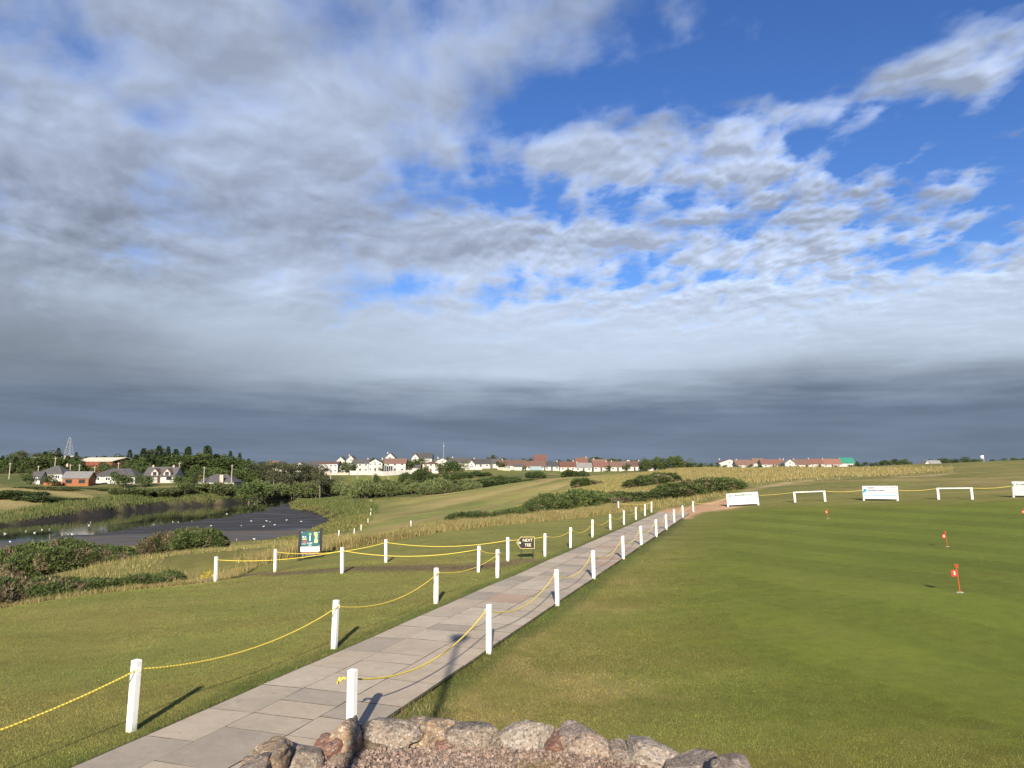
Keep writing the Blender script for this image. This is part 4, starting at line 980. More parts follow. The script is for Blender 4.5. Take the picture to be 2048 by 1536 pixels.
# rough slopes: around the gorse, over the tee bank, the marsh edge
def patch(n, pxr, Yr, fn_, hh, wk, green, sd, name, label, segs=2, lean=.4, cc=None):
    Y = np.sqrt(r.uniform(Yr[0] ** 2, Yr[1] ** 2, n)) if Yr[1] > 80 else r.uniform(*Yr, n); X = (r.uniform(*pxr, n) - 1024) / F * Y
    ok = fn_(X, Y); X, Y = X[ok], Y[ok]; c = dryc(len(X), green) if cc is None else jit(np.array(cc)[r.integers(0, len(cc), len(X))], r, .35)
    return tag(blades(name, X, Y, r.uniform(hh[0], hh[1], len(X)) * (.5 + .9 * fbm(X / 3, Y / 3, sd)), wk * Y, c, lean, sd, segs), label, 'grass', kind='stuff')
out_l = lambda X, Y: (sdf(X, Y, zL) > .6) & (sdf(X, Y, basin) > 1.0) & (sdf(X, Y, zF) > 2) & (sdf(X, Y, tee) > .3)
patch(190000, (-120, 720), (27, 100), lambda X, Y: out_l(X, Y) & (fbm(X / 4, Y / 4, 71) > .44), (.08, .40), .00062, .5, 8, 'rough_grass', 'rough dry grass on the bank around the gorse by the river', 1)
patch(230000, (940, 1480), (60, 190), lambda X, Y: out_l(X, Y) & (sdf(X, Y, rg) > 1) & (sdf(X, Y, zL2) > 1) & (ldist(X, Y, strip) > 1.5), (.10, .42), .00062, .5, 9, 'rough_grass', 'rough grass on the gorse covered rise left of the path', 1)
patch(260000, (1330, 1900), (92, 185), lambda X, Y: (sdf(X, Y, golden) < r.normal(-2, 5, len(X))) & (fbm(X / 9, Y / 5, 73) > r.uniform(.25, .55, len(X))), (.18, .62), .0006, .3, 10, 'golden_grass', 'tall golden grass on the rise behind the advert boards', 1, .3)
patch(60000, (560, 900), (98, 230), lambda X, Y: (sdf(X, Y, basin) > .8) & (sdf(X, Y, zF) > 0), (.15, .45), .0013, .8, 12, 'marsh_grass', 'olive marsh grass between the mud and the fairway', 1, .5, [[.14, .14, .045], [.19, .17, .06], [.10, .12, .035]])
def bankside(X, Y):
    s = sdf(X, Y, basin); return (s > 2.6) & (s < 12) & (Y > 120 + (X + 60) * .45)
patch(190000, (-60, 760), (115, 335), bankside, (.4, .95), .0009, .9, 13, 'reeds', 'green reeds lining the far bank of the river', 1, .12, [[.075, .10, .03], [.10, .125, .04], [.13, .14, .05]])
# dry tuft in the gravel
x = r.normal(.16, .11, 260); y = r.normal(4.98, .05, 260); zz = TZ + .01
a = r.uniform(-2.2, -.6, 260); ln = r.uniform(.08, .26, 260)
co = np.stack([np.stack([x - .002, y, np.full(260, zz)], -1), np.stack([x + .002, y, np.full(260, zz)], -1), np.stack([x + np.cos(a) * ln, y + np.sin(a) * ln * .4, zz + ln * r.uniform(.05, .5, 260)], -1)], 1).reshape(-1, 3)
tag(obj('grass_tuft', mesh_np('grass_tuft', co, np.arange(780).reshape(-1, 3), m_blade, np.repeat(jit(np.tile([.42, .33, .17], (260, 1)), r, .3), 3, 0))), 'bleached grass tuft lying over the gravel by the wall', 'grass', kind='stuff')

# ------------------------------------------------------------------ shrubs and trees (unit meshes, shared by the copies)
m_leaf = mk('foliage', (1.0, 1.0, 1.0), (0.72, 0.76, 0.66), 0.9, 0.7, col=True, rnd=0.22, coord='World', spec=0.2, trans=0.15)
m_gorse = mk('gorse_foliage', (1.0, 1.0, 1.0), (0.65, 0.70, 0.62), 1.2, 0.7, col=True, rnd=0.16, coord='World', spec=0.2, trans=0.10)
m_bark = mk('bark', (0.13, 0.10, 0.075), (0.19, 0.155, 0.12), 12, 0.95, rnd=0.2)
m_stem = mk('gorse_stem', (0.15, 0.12, 0.085), (0.22, 0.18, 0.13), 14, 0.95)
def tris(pos, d1, d2, ln, wd, c, name, mat):
    """leaf triangles at pos pointing along d1, spread along d2"""
    co = np.stack([pos - d2 * wd[:, None], pos + d2 * wd[:, None], pos + d1 * ln[:, None]], 1).reshape(-1, 3)
    return mesh_np(name, co, np.arange(len(co)).reshape(-1, 3), mat, np.repeat(c, 3, 0))
def unit(v): return v / np.maximum(np.linalg.norm(v, axis=-1, keepdims=True), 1e-9)
def gorse_mesh(sd, tufts, per, leaf, greens, browns, bshare):
    q = np.random.default_rng(sd)
    lob = [(q.uniform(-.55, .55), q.uniform(-.55, .55), q.uniform(.25, .55), q.uniform(.38, .58)) for _ in range(7)]
    P_ = []; Nn = []
    while len(P_) < tufts:
        l = lob[q.integers(len(lob))]; d = unit(q.normal(size=3)); d[2] = abs(d[2]) * 1.0 - .15; d = unit(d)
        rr_ = l[3] * (q.uniform(.80, 1.10)); p = np.array(l[:3]) * [1, 1, .8] + d * rr_
        if p[2] < .02: continue
        if any(np.linalg.norm((p - np.array(m[:3]) * [1, 1, .8])) < m[3] * .70 for m in lob): continue
        P_.append(p); Nn.append(d)
    P_, Nn = np.array(P_), np.array(Nn); P_[:, 2] *= 1.0 / max(P_[:, 2].max(), .1)
    patchn = n3(P_ * 1.0, 2.6, sd % 50) + (0.35 - P_[:, 2]) * .5
    isb = patchn > np.quantile(patchn, 1 - bshare)
    c0 = np.where(isb[:, None], np.array(browns)[q.integers(0, len(browns), len(P_))], np.array(greens)[q.integers(0, len(greens), len(P_))])
    pos = np.repeat(P_, per, 0) + q.normal(0, leaf * .35, (len(P_) * per, 3))
    d1 = unit(np.repeat(unit(Nn + [0, 0, .5]), per, 0) + q.normal(0, .55, (len(pos), 3))); d2 = unit(np.cross(d1, q.normal(size=(len(pos), 3))))
    c = np.repeat(c0, per, 0) * q.uniform(.6, 1.5, (len(pos), 1))
    f = tris(pos, d1, d2, q.uniform(.6, 1.3, len(pos)) * leaf, q.uniform(.10, .22, len(pos)) * leaf * 1.2, c, 'foliage', m_gorse)
    m = MB()
    for _ in range(26):
        a = q.uniform(0, 6.28); R_ = q.uniform(.3, .95); b0 = np.array([math.cos(a) * R_ * .35, math.sin(a) * R_ * .35, -.1]); b1 = np.array([math.cos(a) * R_ * .8, math.sin(a) * R_ * .8, q.uniform(.2, .5)]); b2 = np.array([math.cos(a + .2) * R_, math.sin(a + .2) * R_, q.uniform(.4, .82)])
        m.tube([b0, b1, b2], [.022, .014, .005], 4)
    return f, m.mesh('stems', m_stem)
GG = [[.066, .092, .028], [.086, .112, .036], [.112, .132, .044], [.052, .074, .026]]; GB = [[.16, .125, .075], [.21, .17, .105], [.12, .10, .06]]
gorse_near = [gorse_mesh(100 + i, 2300, 9, .085, GG, GB, s_) for i, s_ in enumerate((.16, .28, .55, .20))]
gorse_far = [gorse_mesh(120 + i, 1100, 7, .12, GG, GB, s_) for i, s_ in enumerate((.08, .14, .22))]
WG = [[.10, .125, .045], [.13, .15, .06], [.085, .11, .038], [.155, .165, .075]]
shrub_m = [gorse_mesh(140 + i, 700, 7, .15, WG, WG, .2) for i in range(3)]
DG = [[.056, .080, .027], [.074, .10, .033], [.046, .066, .024]]
dshrub_m = [gorse_mesh(150 + i, 600, 7, .16, DG, DG, .2) for i in range(2)]
def plant(name, parts, loc, sx, sy, sz, rz, label, cat, group, names):
    e = empty(name, loc, rz); tag(e, label, cat, group)
    for nm, me in zip(names, parts): obj(nm, me, e, scale=(sx, sy, sz))
    return e
rv = random.Random(17)
def bush_row(rows, meshes, name, cat, group, labelf, sink=.06):
    for i, (px, Y, ytop, wd, *k) in enumerate(rows):
        v = on(px, Y); hgt = max(P(px, ytop, Y).z - v.z, .35); mi = k[0] if k else rv.randrange(len(meshes))
        plant(name, meshes[mi], (v.x, v.y, v.z - hgt * sink), wd / 2 * 1.08, wd / 2 * .95, hgt * 1.08, rv.uniform(0, 6.28), labelf(i, px), cat, group, ('foliage', 'stems'))
bush_row([(-40, 27, 1168, 2.8), (10, 26.5, 1158, 2.6), (66, 27, 1156, 2.5), (120, 27.5, 1162, 2.4), (175, 28, 1156, 2.5), (225, 29, 1156, 2.2), (268, 29.5, 1147, 2.4), (308, 30.5, 1146, 2.2)], gorse_near, 'gorse_bush', 'shrub', 'gorse just beyond the left lawn', lambda i, px: 'gorse bush just behind the left lawn edge, %s from the left' % ORD[i])
bush_row([(-20, 50, 1112, 5, 0), (28, 49, 1104, 4.6, 0), (75, 50, 1094, 5.0, 3), (120, 51, 1085, 5.2, 0), (165, 50, 1080, 5.4, 3), (205, 50, 1092, 4.2, 1), (238, 49, 1105, 3.0, 2), (264, 49, 1120, 2.0, 2)], gorse_near, 'gorse_bush', 'shrub', 'wide gorse thicket above the mudflat', lambda i, px: 'gorse bush of the wide thicket above the mudflat, %s from the left' % ORD[i])
bush_row([(322, 60, 1069, 3.2, 2), (350, 60, 1059, 4.6, 2), (388, 60, 1060, 4.8, 1), (424, 61, 1073, 3.4, 1)], gorse_near, 'gorse_bush', 'shrub', 'rounded gorse clump at the mud edge', lambda i, px: 'brownish gorse bush at the mud edge right of the thicket, %s from the left' % ORD[i])
hillg = [(922, 60, 1027, 2.6), (950, 59, 1023, 3.2), (985, 59, 1026, 2.6), (1012, 60, 1021, 2.8), (1038, 61, 1018, 3.0), (1064, 63, 1012, 3.6), (1090, 66, 1000, 4.4), (1116, 69, 989, 5.0), (1146, 72, 982, 5.2), (1172, 74, 985, 5.2), (1200, 74, 994, 5.0), (1228, 75, 1004, 4.0), (1196, 69, 1010, 3.6),
         (1240, 76, 992, 4.4), (1252, 79, 984, 5.6), (1282, 80, 988, 5.0), (1310, 81, 984, 5.2), (1338, 82, 976, 5.8), (1366, 84, 967, 6.2), (1396, 85, 961, 6.2), (1426, 86, 957, 6.2), (1450, 87, 960, 4.6), (1288, 112, 957, 6.0), (1308, 114, 950, 6.4), (1328, 116, 947, 5.6)]
bush_row(hillg, gorse_far, 'gorse_bush', 'shrub', 'gorse along the rise left of the path', lambda i, px: 'dark green gorse bush on the rise left of the path, %s from the left' % ordw(sorted(q[0] for q in hillg).index(px)))
bush_row([(1166, 160, 957, 5.5), (1184, 161, 961, 4.5)], gorse_far, 'gorse_bush', 'shrub', 'lone gorse on the slope', lambda i, px: ['lone gorse bush on the tan slope above the fairway, left of a pair', 'lower gorse bush right of the pair on the tan slope'][i])
# scrub by the water and below the houses
scr = []
for px in range(335, 640, 17): scr.append((px + rv.uniform(-5, 5), 219 + (px - 335) * .27 + rv.uniform(-5, 5), 974 - (px - 335) * .026 + rv.uniform(-5, 6), rv.uniform(7, 10)))
bush_row(scr, shrub_m, 'willow_shrub', 'shrub', 'pale willow scrub along the far bank', lambda i, px: 'pale green willow shrub on the far bank, %s from the left' % ordw(i))
scr2 = [(660 + 13.5 * i + rv.uniform(-5, 5), 285 + rv.uniform(-20, 35), 960 + (i % 4) * 4 + rv.uniform(-3, 4), rv.uniform(7, 10)) for i in range(22)]
bush_row(scr2, shrub_m, 'scrub_bush', 'shrub', 'green scrub below the white houses', lambda i, px: 'green scrub bush in the hollow below the white houses, %s from the left' % ordw(i))
dots = [(752, 335, 953, 5), (812, 345, 948, 8), (842, 352, 941, 11), (866, 350, 949, 7), (890, 355, 948, 6), (912, 355, 946, 8), (930, 356, 946, 7), (952, 368, 943, 8), (973, 366, 945, 7), (1000, 330, 953, 8), (1030, 330, 955, 8), (1075, 345, 944, 9), (1140, 345, 941, 10), (1165, 350, 943, 9)]
bush_row(dots, dshrub_m, 'round_bush', 'shrub', 'round bushes on the green slope', lambda i, px: 'round dark bush on the green slope below the houses, %s from the left' % ORD[i])
heath = [(850 + 30 * i, 318 + rv.uniform(-6, 6), 961 + rv.uniform(-2, 3), 14) for i in range(9)]
bush_row(heath, dshrub_m, 'heath_bush', 'shrub', 'dark low heath across the valley', lambda i, px: 'low dark heath bush beyond the far green, %s from the left' % ORD[i])
lb = [(0, 172, 988, 9), (22, 174, 982, 10), (48, 176, 984, 9), (75, 172, 992, 9), (100, 176, 994, 8), (125, 178, 998, 7), (155, 182, 1000, 5)]
bush_row(lb, dshrub_m, 'bank_bush', 'shrub', 'dark bushes by the lane on the far bank', lambda i, px: 'dark bush beside the lane on the far left bank, %s from the left' % ORD[i])
hedge = [(60 + 19 * i + rv.uniform(-4, 4), 212 + rv.uniform(-8, 14), 972 + .025 * (19 * i) + rv.uniform(-3, 4), rv.uniform(6, 9)) for i in range(15)]
bush_row(hedge, shrub_m, 'hedge_bush', 'shrub', 'hedge bushes below the bungalows', lambda i, px: 'green hedge bush below the bungalows, %s from the left' % ORD[i])

def crown_mesh(kind, sd):
    q = np.random.default_rng(sd); m = MB()
    if kind == 'conifer':
        n = 1500; z = .06 + .93 * q.uniform(0, 1, n) ** 1.25; whorl = .75 + .35 * np.sin(z * 60 + q.uniform(0, 6)) ** 2; a = q.uniform(0, 2 * np.pi, n)
        R_ = (.25 * (1 - z) ** .85 + .012) * whorl * q.uniform(.45, 1.08, n) * (1 + .3 * n3(np.stack([np.cos(a), np.sin(a), z * 3], -1), 1.5, sd % 40))
        pos = np.stack([np.cos(a) * R_, np.sin(a) * R_, z], -1); d1 = unit(np.stack([np.cos(a), np.sin(a), q.uniform(-.7, .35, n)], -1) + q.normal(0, .25, (n, 3))); d2 = unit(np.cross(d1, q.normal(size=(n, 3))))
        c = np.array([[.026, .046, .022], [.034, .056, .025], [.045, .066, .028]])[q.integers(0, 3, n)] * q.uniform(.7, 1.35, (n, 1))
        f = tris(pos, d1, d2, q.uniform(.035, .075, n), q.uniform(.010, .022, n), c, 'crown', m_leaf); m.tube([(0, 0, -.06), (0, 0, .5), (0, 0, .95)], [.022, .014, .003], 6)
        for _ in range(10):
            zz = q.uniform(.15, .8); a0 = q.uniform(0, 6.28); rr_ = .2 * (1 - zz); m.tube([(0, 0, zz), (math.cos(a0) * rr_, math.sin(a0) * rr_, zz - .02)], [.006, .002], 4)
    elif kind == 'pine':
        m.tube([(0, 0, -.06), (q.normal(0, .01), 0, .5), (q.normal(0, .02), 0, .93)], [.020, .014, .004], 6); P_ = []
        for _ in range(17):
            zz = q.uniform(.42, .97); a0 = q.uniform(0, 6.28); rr_ = q.uniform(.04, .24) * (1.15 - (zz - .42) * .9); p = np.array([math.cos(a0) * rr_, math.sin(a0) * rr_, zz]); P_.append(p); m.tube([(0, 0, zz - .05), tuple(p)], [.007, .003], 4)
        P_ = np.array(P_); per = 70; n = len(P_) * per; pos = np.repeat(P_, per, 0) + q.normal(0, 1, (n, 3)) * [.062, .062, .034]; d1 = unit(q.normal(size=(n, 3)) + [0, 0, .5]); d2 = unit(np.cross(d1, q.normal(size=(n, 3))))
        c = np.array([[.052, .062, .034], [.068, .076, .04], [.085, .085, .05]])[q.integers(0, 3, n)] * q.uniform(.7, 1.35, (n, 1))
        f = tris(pos, d1, d2, q.uniform(.03, .06, n), q.uniform(.008, .016, n), c, 'crown', m_leaf)
    else:
        m.tube([(0, 0, -.06), (.01, 0, .25), (0, .01, .45), (0, 0, .8)], [.035, .028, .02, .004], 6); n = 0; P_, N_ = [], []
        for _ in range(13):
            cc = q.normal(0, 1, 3) * [.20, .20, .17] + [0, 0, .60]; rr_ = q.uniform(.10, .21)
            if cc[2] + rr_ > 1.0: cc[2] = 1.0 - rr_
            k_ = 105; d = unit(q.normal(size=(k_, 3))); P_.append(cc + d * rr_ * q.uniform(.75, 1.05, (k_, 1))); N_.append(d); m.tube([(0, 0, .3 + .2 * q.uniform()), tuple(cc)], [.012, .004], 4)
        P_, N_ = np.concatenate(P_), np.concatenate(N_); ok = P_[:, 2] > .08; P_, N_ = P_[ok], N_[ok]; n = len(P_)
        d1 = unit(N_ * .5 + q.normal(0, .8, (n, 3))); d2 = unit(np.cross(d1, q.normal(size=(n, 3))))
        c = np.array([[.052, .080, .024], [.068, .098, .030], [.092, .118, .040]])[q.integers(0, 3, n)] * q.uniform(.7, 1.3, (n, 1))
        f = tris(P_, d1, d2, q.uniform(.04, .085, n), q.uniform(.014, .03, n), c, 'crown', m_leaf)
    return f, m.mesh('trunk', m_bark)
TM = {k: [crown_mesh(k, 200 + 10 * j + i) for i in range(4)] for j, k in enumerate(('conifer', 'pine', 'broadleaf'))}
def trees(rows, name, group, labelf):
    for i, (px, Y, ytop, kind, wk) in enumerate(sorted(rows)):
        v = on(px, Y); hgt = max(P(px, ytop, Y).z - v.z, 2.5)
        plant(name if name else {'conifer': 'conifer_tree', 'pine': 'pine_tree', 'broadleaf': 'broadleaf_tree'}[kind], TM[kind][rv.randrange(4)], (v.x, v.y, v.z - .3), hgt * wk, hgt * wk, hgt + .3, rv.uniform(0, 6.28), labelf(i, kind), 'tree', group, ('crown', 'trunk'))
KN = {'conifer': 'dark spire topped conifer', 'pine': 'sparse topped pine', 'broadleaf': 'dense green broadleaf tree'}
sky_l = [(-20, 906), (0, 905), (20, 904), (45, 906), (62, 910), (80, 902), (100, 899), (115, 900), (135, 904), (150, 909), (170, 912), (195, 911), (212, 906), (232, 905), (250, 903), (268, 900), (290, 901), (305, 900), (320, 896), (338, 900), (365, 898), (384, 896), (400, 899), (417, 897), (434, 902), (450, 907), (467, 905), (482, 908), (500, 921)]
SX, SY = zip(*sky_l)
rows = []
for i in range(64):
    px = -35 + 8.5 * i + rv.uniform(-7, 7); y0 = float(np.interp(px, SX, SY)); kd = 'conifer' if (rv.random() < (.75 if px > 240 else .45)) else ('broadleaf' if rv.random() < .75 else 'pine')
    if 95 < px < 112 or 160 < px < 260: y0 += 3
    rows.append((px, rv.uniform(308, 350), y0 + rv.choice((-5, -3, 0, 2, 4, 8, 11)) + rv.uniform(-1.5, 1.5) + (-1 if kd != 'broadleaf' else 3), kd, rv.uniform(.85, 1.35) if kd == 'conifer' else rv.uniform(1.0, 1.5)))
for i in range(44):
    px = -30 + 12.0 * i + rv.uniform(-5, 5); y0 = float(np.interp(px, SX, SY)) + rv.uniform(5, 13)
    if 160 < px < 262: y0 = rv.uniform(926, 932)
    kd = 'conifer' if rv.random() < .45 else 'broadleaf'
    rows.append((px, rv.uniform(294, 304), y0, kd, rv.uniform(1.4, 2.0)))
trees(rows, None, 'wood on the left skyline', lambda i, k: '%s of the left skyline wood, %s from the left' % (KN[k], ordw(i)))
rows = [(px + rv.uniform(-4, 4), rv.uniform(268, 290), yt + rv.uniform(-3, 3), 'broadleaf', 1.2) for px, yt in [(-10, 925), (15, 932), (38, 940), (60, 936), (85, 938), (58, 945), (190, 928), (210, 926), (226, 924), (160, 933), (262, 930), (285, 932), (300, 926), (385, 932), (398, 934), (425, 936), (440, 933), (478, 935), (490, 930)]]
rows += [(px + rv.uniform(-5, 5), rv.uniform(292, 304), yt + rv.uniform(-4, 5), 'broadleaf', 1.25) for px, yt in [(-25, 915), (5, 917), (30, 916), (52, 918), (72, 914), (98, 913), (125, 914), (146, 916), (258, 920), (276, 914), (296, 912), (318, 912), (340, 913), (362, 911), (384, 914), (406, 913), (430, 915), (452, 918), (474, 920)]]
trees(rows, 'garden_tree', 'trees among the bungalows', lambda i, k: 'leafy green tree between bungalows and skyline wood, %s from the left' % ordw(i))
rows = [(px + rv.uniform(-4, 4), rv.uniform(232, 243), yt + rv.uniform(-2, 2), 'broadleaf', 1.35) for px, yt in [(55, 945), (95, 949), (235, 943), (250, 946), (287, 948), (300, 952), (362, 950), (372, 955), (498, 958), (515, 956)]]
trees(rows, 'garden_tree', 'bushy trees in the gardens', lambda i, k: 'low bushy tree in front of the bungalows, %s from the left' % ordw(i))
rows = [(497 + 8.2 * i + rv.uniform(-3, 3), rv.uniform(285, 312), 930 - 3 * math.sin(i / 6) + rv.uniform(-5, 4) + (5 if i > 15 else 0), 'pine', 1.05) for i in range(19)]
trees(rows, None, 'pine grove left of the white houses', lambda i, k: 'pine with bare trunk in the grove left of the houses, %s from the left' % ordw(i))
rows = [(1284, 470, 921, 0), (1296, 475, 915, 0), (1308, 480, 913, 0), (1322, 478, 914, 0), (1336, 474, 912, 0), (1350, 470, 909, 0), (1362, 468, 912, 0), (1374, 474, 920, 0), (1388, 480, 924, 0), (1402, 480, 924, 0), (1420, 480, 926, 0), (1436, 480, 927, 0)]
trees([(a, b - 60, c, 'broadleaf', 1.15) for a, b, c, _ in rows], None, 'dark trees right of the village', lambda i, k: 'big dark broadleaf tree right of the village houses, %s from the left' % ordw(i))
rows = [(px, 560 + rv.uniform(0, 60), yt + rv.uniform(-1, 2), 'broadleaf', 1.5) for px, yt in [(700, 914), (745, 915), (800, 916), (898, 913), (985, 909), (1008, 914), (1020, 917), (1050, 917), (1062, 916), (1100, 920), (1120, 917), (1140, 916), (1160, 917), (1175, 914), (1190, 913), (1205, 915), (1222, 914), (1240, 918), (1262, 918), (1278, 919),
        (1500, 922), (1515, 920), (1535, 921), (1555, 922), (1570, 922), (1622, 919), (1638, 917), (1650, 917), (1668, 920), (1712, 922), (1730, 922), (1748, 924), (1772, 917), (1790, 915), (1806, 917), (1818, 920), (1862, 920), (1880, 914), (1895, 916), (1912, 915), (1928, 912), (1944, 915), (1958, 917), (1990, 916), (2010, 915), (2030, 914), (2046, 913)]]
trees(rows, None, 'tree line on the far skyline', lambda i, k: 'small dark tree on the far skyline, %s from the left' % ordw(i))
rows = [(692, 392, 922, 'broadleaf', 1.1), (702, 388, 925, 'broadleaf', 1.2), (745, 410, 924, 'broadleaf', 1.1), (768, 388, 930, 'broadleaf', 1.2), (816, 392, 921, 'broadleaf', 1.2), (826, 400, 917, 'broadleaf', 1.3), (838, 404, 914, 'broadleaf', 1.3), (848, 388, 931, 'broadleaf', 1.5), (886, 385, 925, 'broadleaf', 1.4), (898, 385, 921, 'broadleaf', 1.3), (908, 384, 918, 'broadleaf', 1.3), (918, 384, 926, 'broadleaf', 1.4),
        (1002, 418, 921, 'broadleaf', 1.2), (1050, 412, 931, 'broadleaf', 1.3), (1092, 432, 922, 'broadleaf', 1.2), (1118, 440, 922, 'broadleaf', 1.2), (1150, 436, 926, 'broadleaf', 1.2), (1186, 434, 922, 'broadleaf', 1.2), (1218, 414, 930, 'broadleaf', 1.2), (1252, 412, 927, 'broadleaf', 1.3), (1284, 410, 933, 'broadleaf', 1.3), (1326, 412, 930, 'broadleaf', 1.5)]
trees(rows, 'garden_tree', 'trees between the white houses', lambda i, k: 'green garden tree among the white houses on the rise, %s from the left' % ordw(i))
rows = [(px, 480 + rv.uniform(-8, 8), yt, 'broadleaf', 1.7) for px, yt in [(1448, 929), (1476, 930), (1500, 928), (1520, 929), (1548, 931), (1562, 929), (1590, 931), (1612, 930), (1640, 929), (1672, 930), (1704, 927), (1722, 926), (1745, 926), (1764, 923), (1782, 922), (1800, 921), (1815, 924), (1836, 926), (1884, 924)]]
trees(rows, 'hedge_tree', 'hedge trees before the distant roofs', lambda i, k: 'low dark hedge tree before the distant roofs, %s from the left' % ordw(i))
# ragwort in flower by the leftmost post
v = PZ(417, 1158, HS(*P(417, 1158, 28.5).xy)); q = np.random.default_rng(9); n_ = 60
e = empty('ragwort_plant', (v.x, v.y, HS(v.x, v.y)), 0); tag(e, 'yellow flowering weed beside the leftmost white post', 'plant')
m = MB()
tips = []
for _ in range(14):
    a = q.uniform(0, 6.28); t_ = (math.cos(a) * q.uniform(.05, .35), math.sin(a) * q.uniform(.05, .3), q.uniform(.22, .42)); tips.append(t_); m.tube([(t_[0] * .2, t_[1] * .2, -.03), (t_[0] * .6, t_[1] * .6, t_[2] * .6), t_], [.008, .006, .004], 4)
m.build('stem', m_stem, e)
pt = np.repeat(np.array(tips), 26, 0) + q.normal(0, .035, (14 * 26, 3)); d1 = unit(q.normal(size=pt.shape)); d2 = unit(np.cross(d1, q.normal(size=pt.shape)))
obj('flower_heads', tris(pt, d1, d2, q.uniform(.02, .04, len(pt)), q.uniform(.01, .02, len(pt)), np.tile([.75, .55, .03], (len(pt), 1)), 'flower_heads', m_leaf), e)

# ------------------------------------------------------------------ buildings
WALLS = {'white': mk('white_render', (0.45, 0.435, 0.41), (0.35, 0.335, 0.31), .8, .8, rnd=.05), 'cream': mk('cream_render', (0.62, 0.54, 0.42), (0.56, 0.49, 0.38), .8, .8), 'brick': mk('red_brick_wall', (0.20, 0.065, 0.045), (0.16, 0.055, 0.04), .6, .85),
         'cedar': mk('orange_cedar_boards', (0.28, 0.098, 0.037), (0.21, 0.075, 0.03), 1.5, .7), 'pink': mk('pink_render', (.60, .46, .40), rough=.8)}
ROOFS = {'slate': mk('slate_roof', (0.058, 0.055, 0.056), (0.085, 0.08, 0.08), 1.2, .7, rnd=.2), 'grey': mk('grey_tile_roof', (0.17, 0.165, 0.16), (0.22, 0.21, 0.20), 1.2, .8, rnd=.12), 'brown': mk('brown_tile_roof', (0.115, 0.070, 0.055), (0.15, 0.092, 0.072), 1.2, .8, rnd=.2),
         'red': mk('red_tile_roof', (0.15, 0.075, 0.058), (0.125, 0.064, 0.05), 1.2, .8, rnd=.2), 'orange': mk('orange_tile_roof', (0.21, 0.105, 0.078), (0.18, 0.09, 0.068), 1.2, .8), 'cream': mk('cream_sheet_roof', (0.62, 0.55, 0.42), (0.55, 0.49, 0.38), .5, .6), 'green': mk('green_sheet_roof', (0.035, 0.19, 0.13), (0.03, 0.165, 0.115), .5, .5)}
m_glass = bpy.data.materials.new('window_glass'); m_glass.use_nodes = True
_b = m_glass.node_tree.nodes['Principled BSDF']; _b.inputs['Roughness'].default_value = .08
_t = m_glass.node_tree; _tc = _t.nodes.new('ShaderNodeNewGeometry'); _t.links.new(mixc(_t, noise(_t, _tc.outputs['Position'], .9, 2, .5).ss(.4, .6), (.02, .024, .03), (.05, .055, .06)), _b.inputs['Base Color'])
m_door = mk('dark_door', (0.06, 0.03, 0.025), rough=.5); m_chim = mk('chimney_stone', (.36, .28, .22), (.45, .38, .31), 3, .9); m_trim = mk('dark_trim', (.04, .03, .028), rough=.6)
cube = MB().box((0, 0, 0), (1, 1, 1))
def frame_mesh(nm, mat):
    m = MB(); t_ = .09
    for c, d in (((0, 0, .5 - t_ / 2), (1, 1, t_)), ((0, 0, -.5 + t_ / 2), (1, 1, t_)), ((-.5 + t_ / 2, 0, 0), (t_, 1, 1 - 2 * t_)), ((.5 - t_ / 2, 0, 0), (t_, 1, 1 - 2 * t_)), ((0, 0, 0), (t_ * .7, 1, 1 - 2 * t_))): m.box(c, d)
    return m.mesh(nm, mat)
win_white, win_dark = frame_mesh('window', m_white), frame_mesh('window', m_trim); pane_m = cube.mesh('pane', m_glass); door_m = cube.mesh('door', m_door); chim_m = None
def chimney_mesh():
    m = MB().box((0, 0, 0), (.8, .6, 1.8)).box((0, 0, .95), (.95, .75, .12)); m.tube([(-.18, 0, 1.0), (-.18, 0, 1.35)], [.12, .09], 6); m.tube([(.18, 0, 1.0), (.18, 0, 1.35)], [.12, .09], 6); return m.mesh('chimney', m_chim)
chim_m = chimney_mesh()
def window(e, x, y, z, w, h, dark=False, rz=0):
    f = obj('window', win_dark if dark else win_white, e, (x, y, z), (0, 0, rz), (w, .10, h)); obj('pane', pane_m, f, (0, .1, 0), scale=(.86, .6, .86)); return f
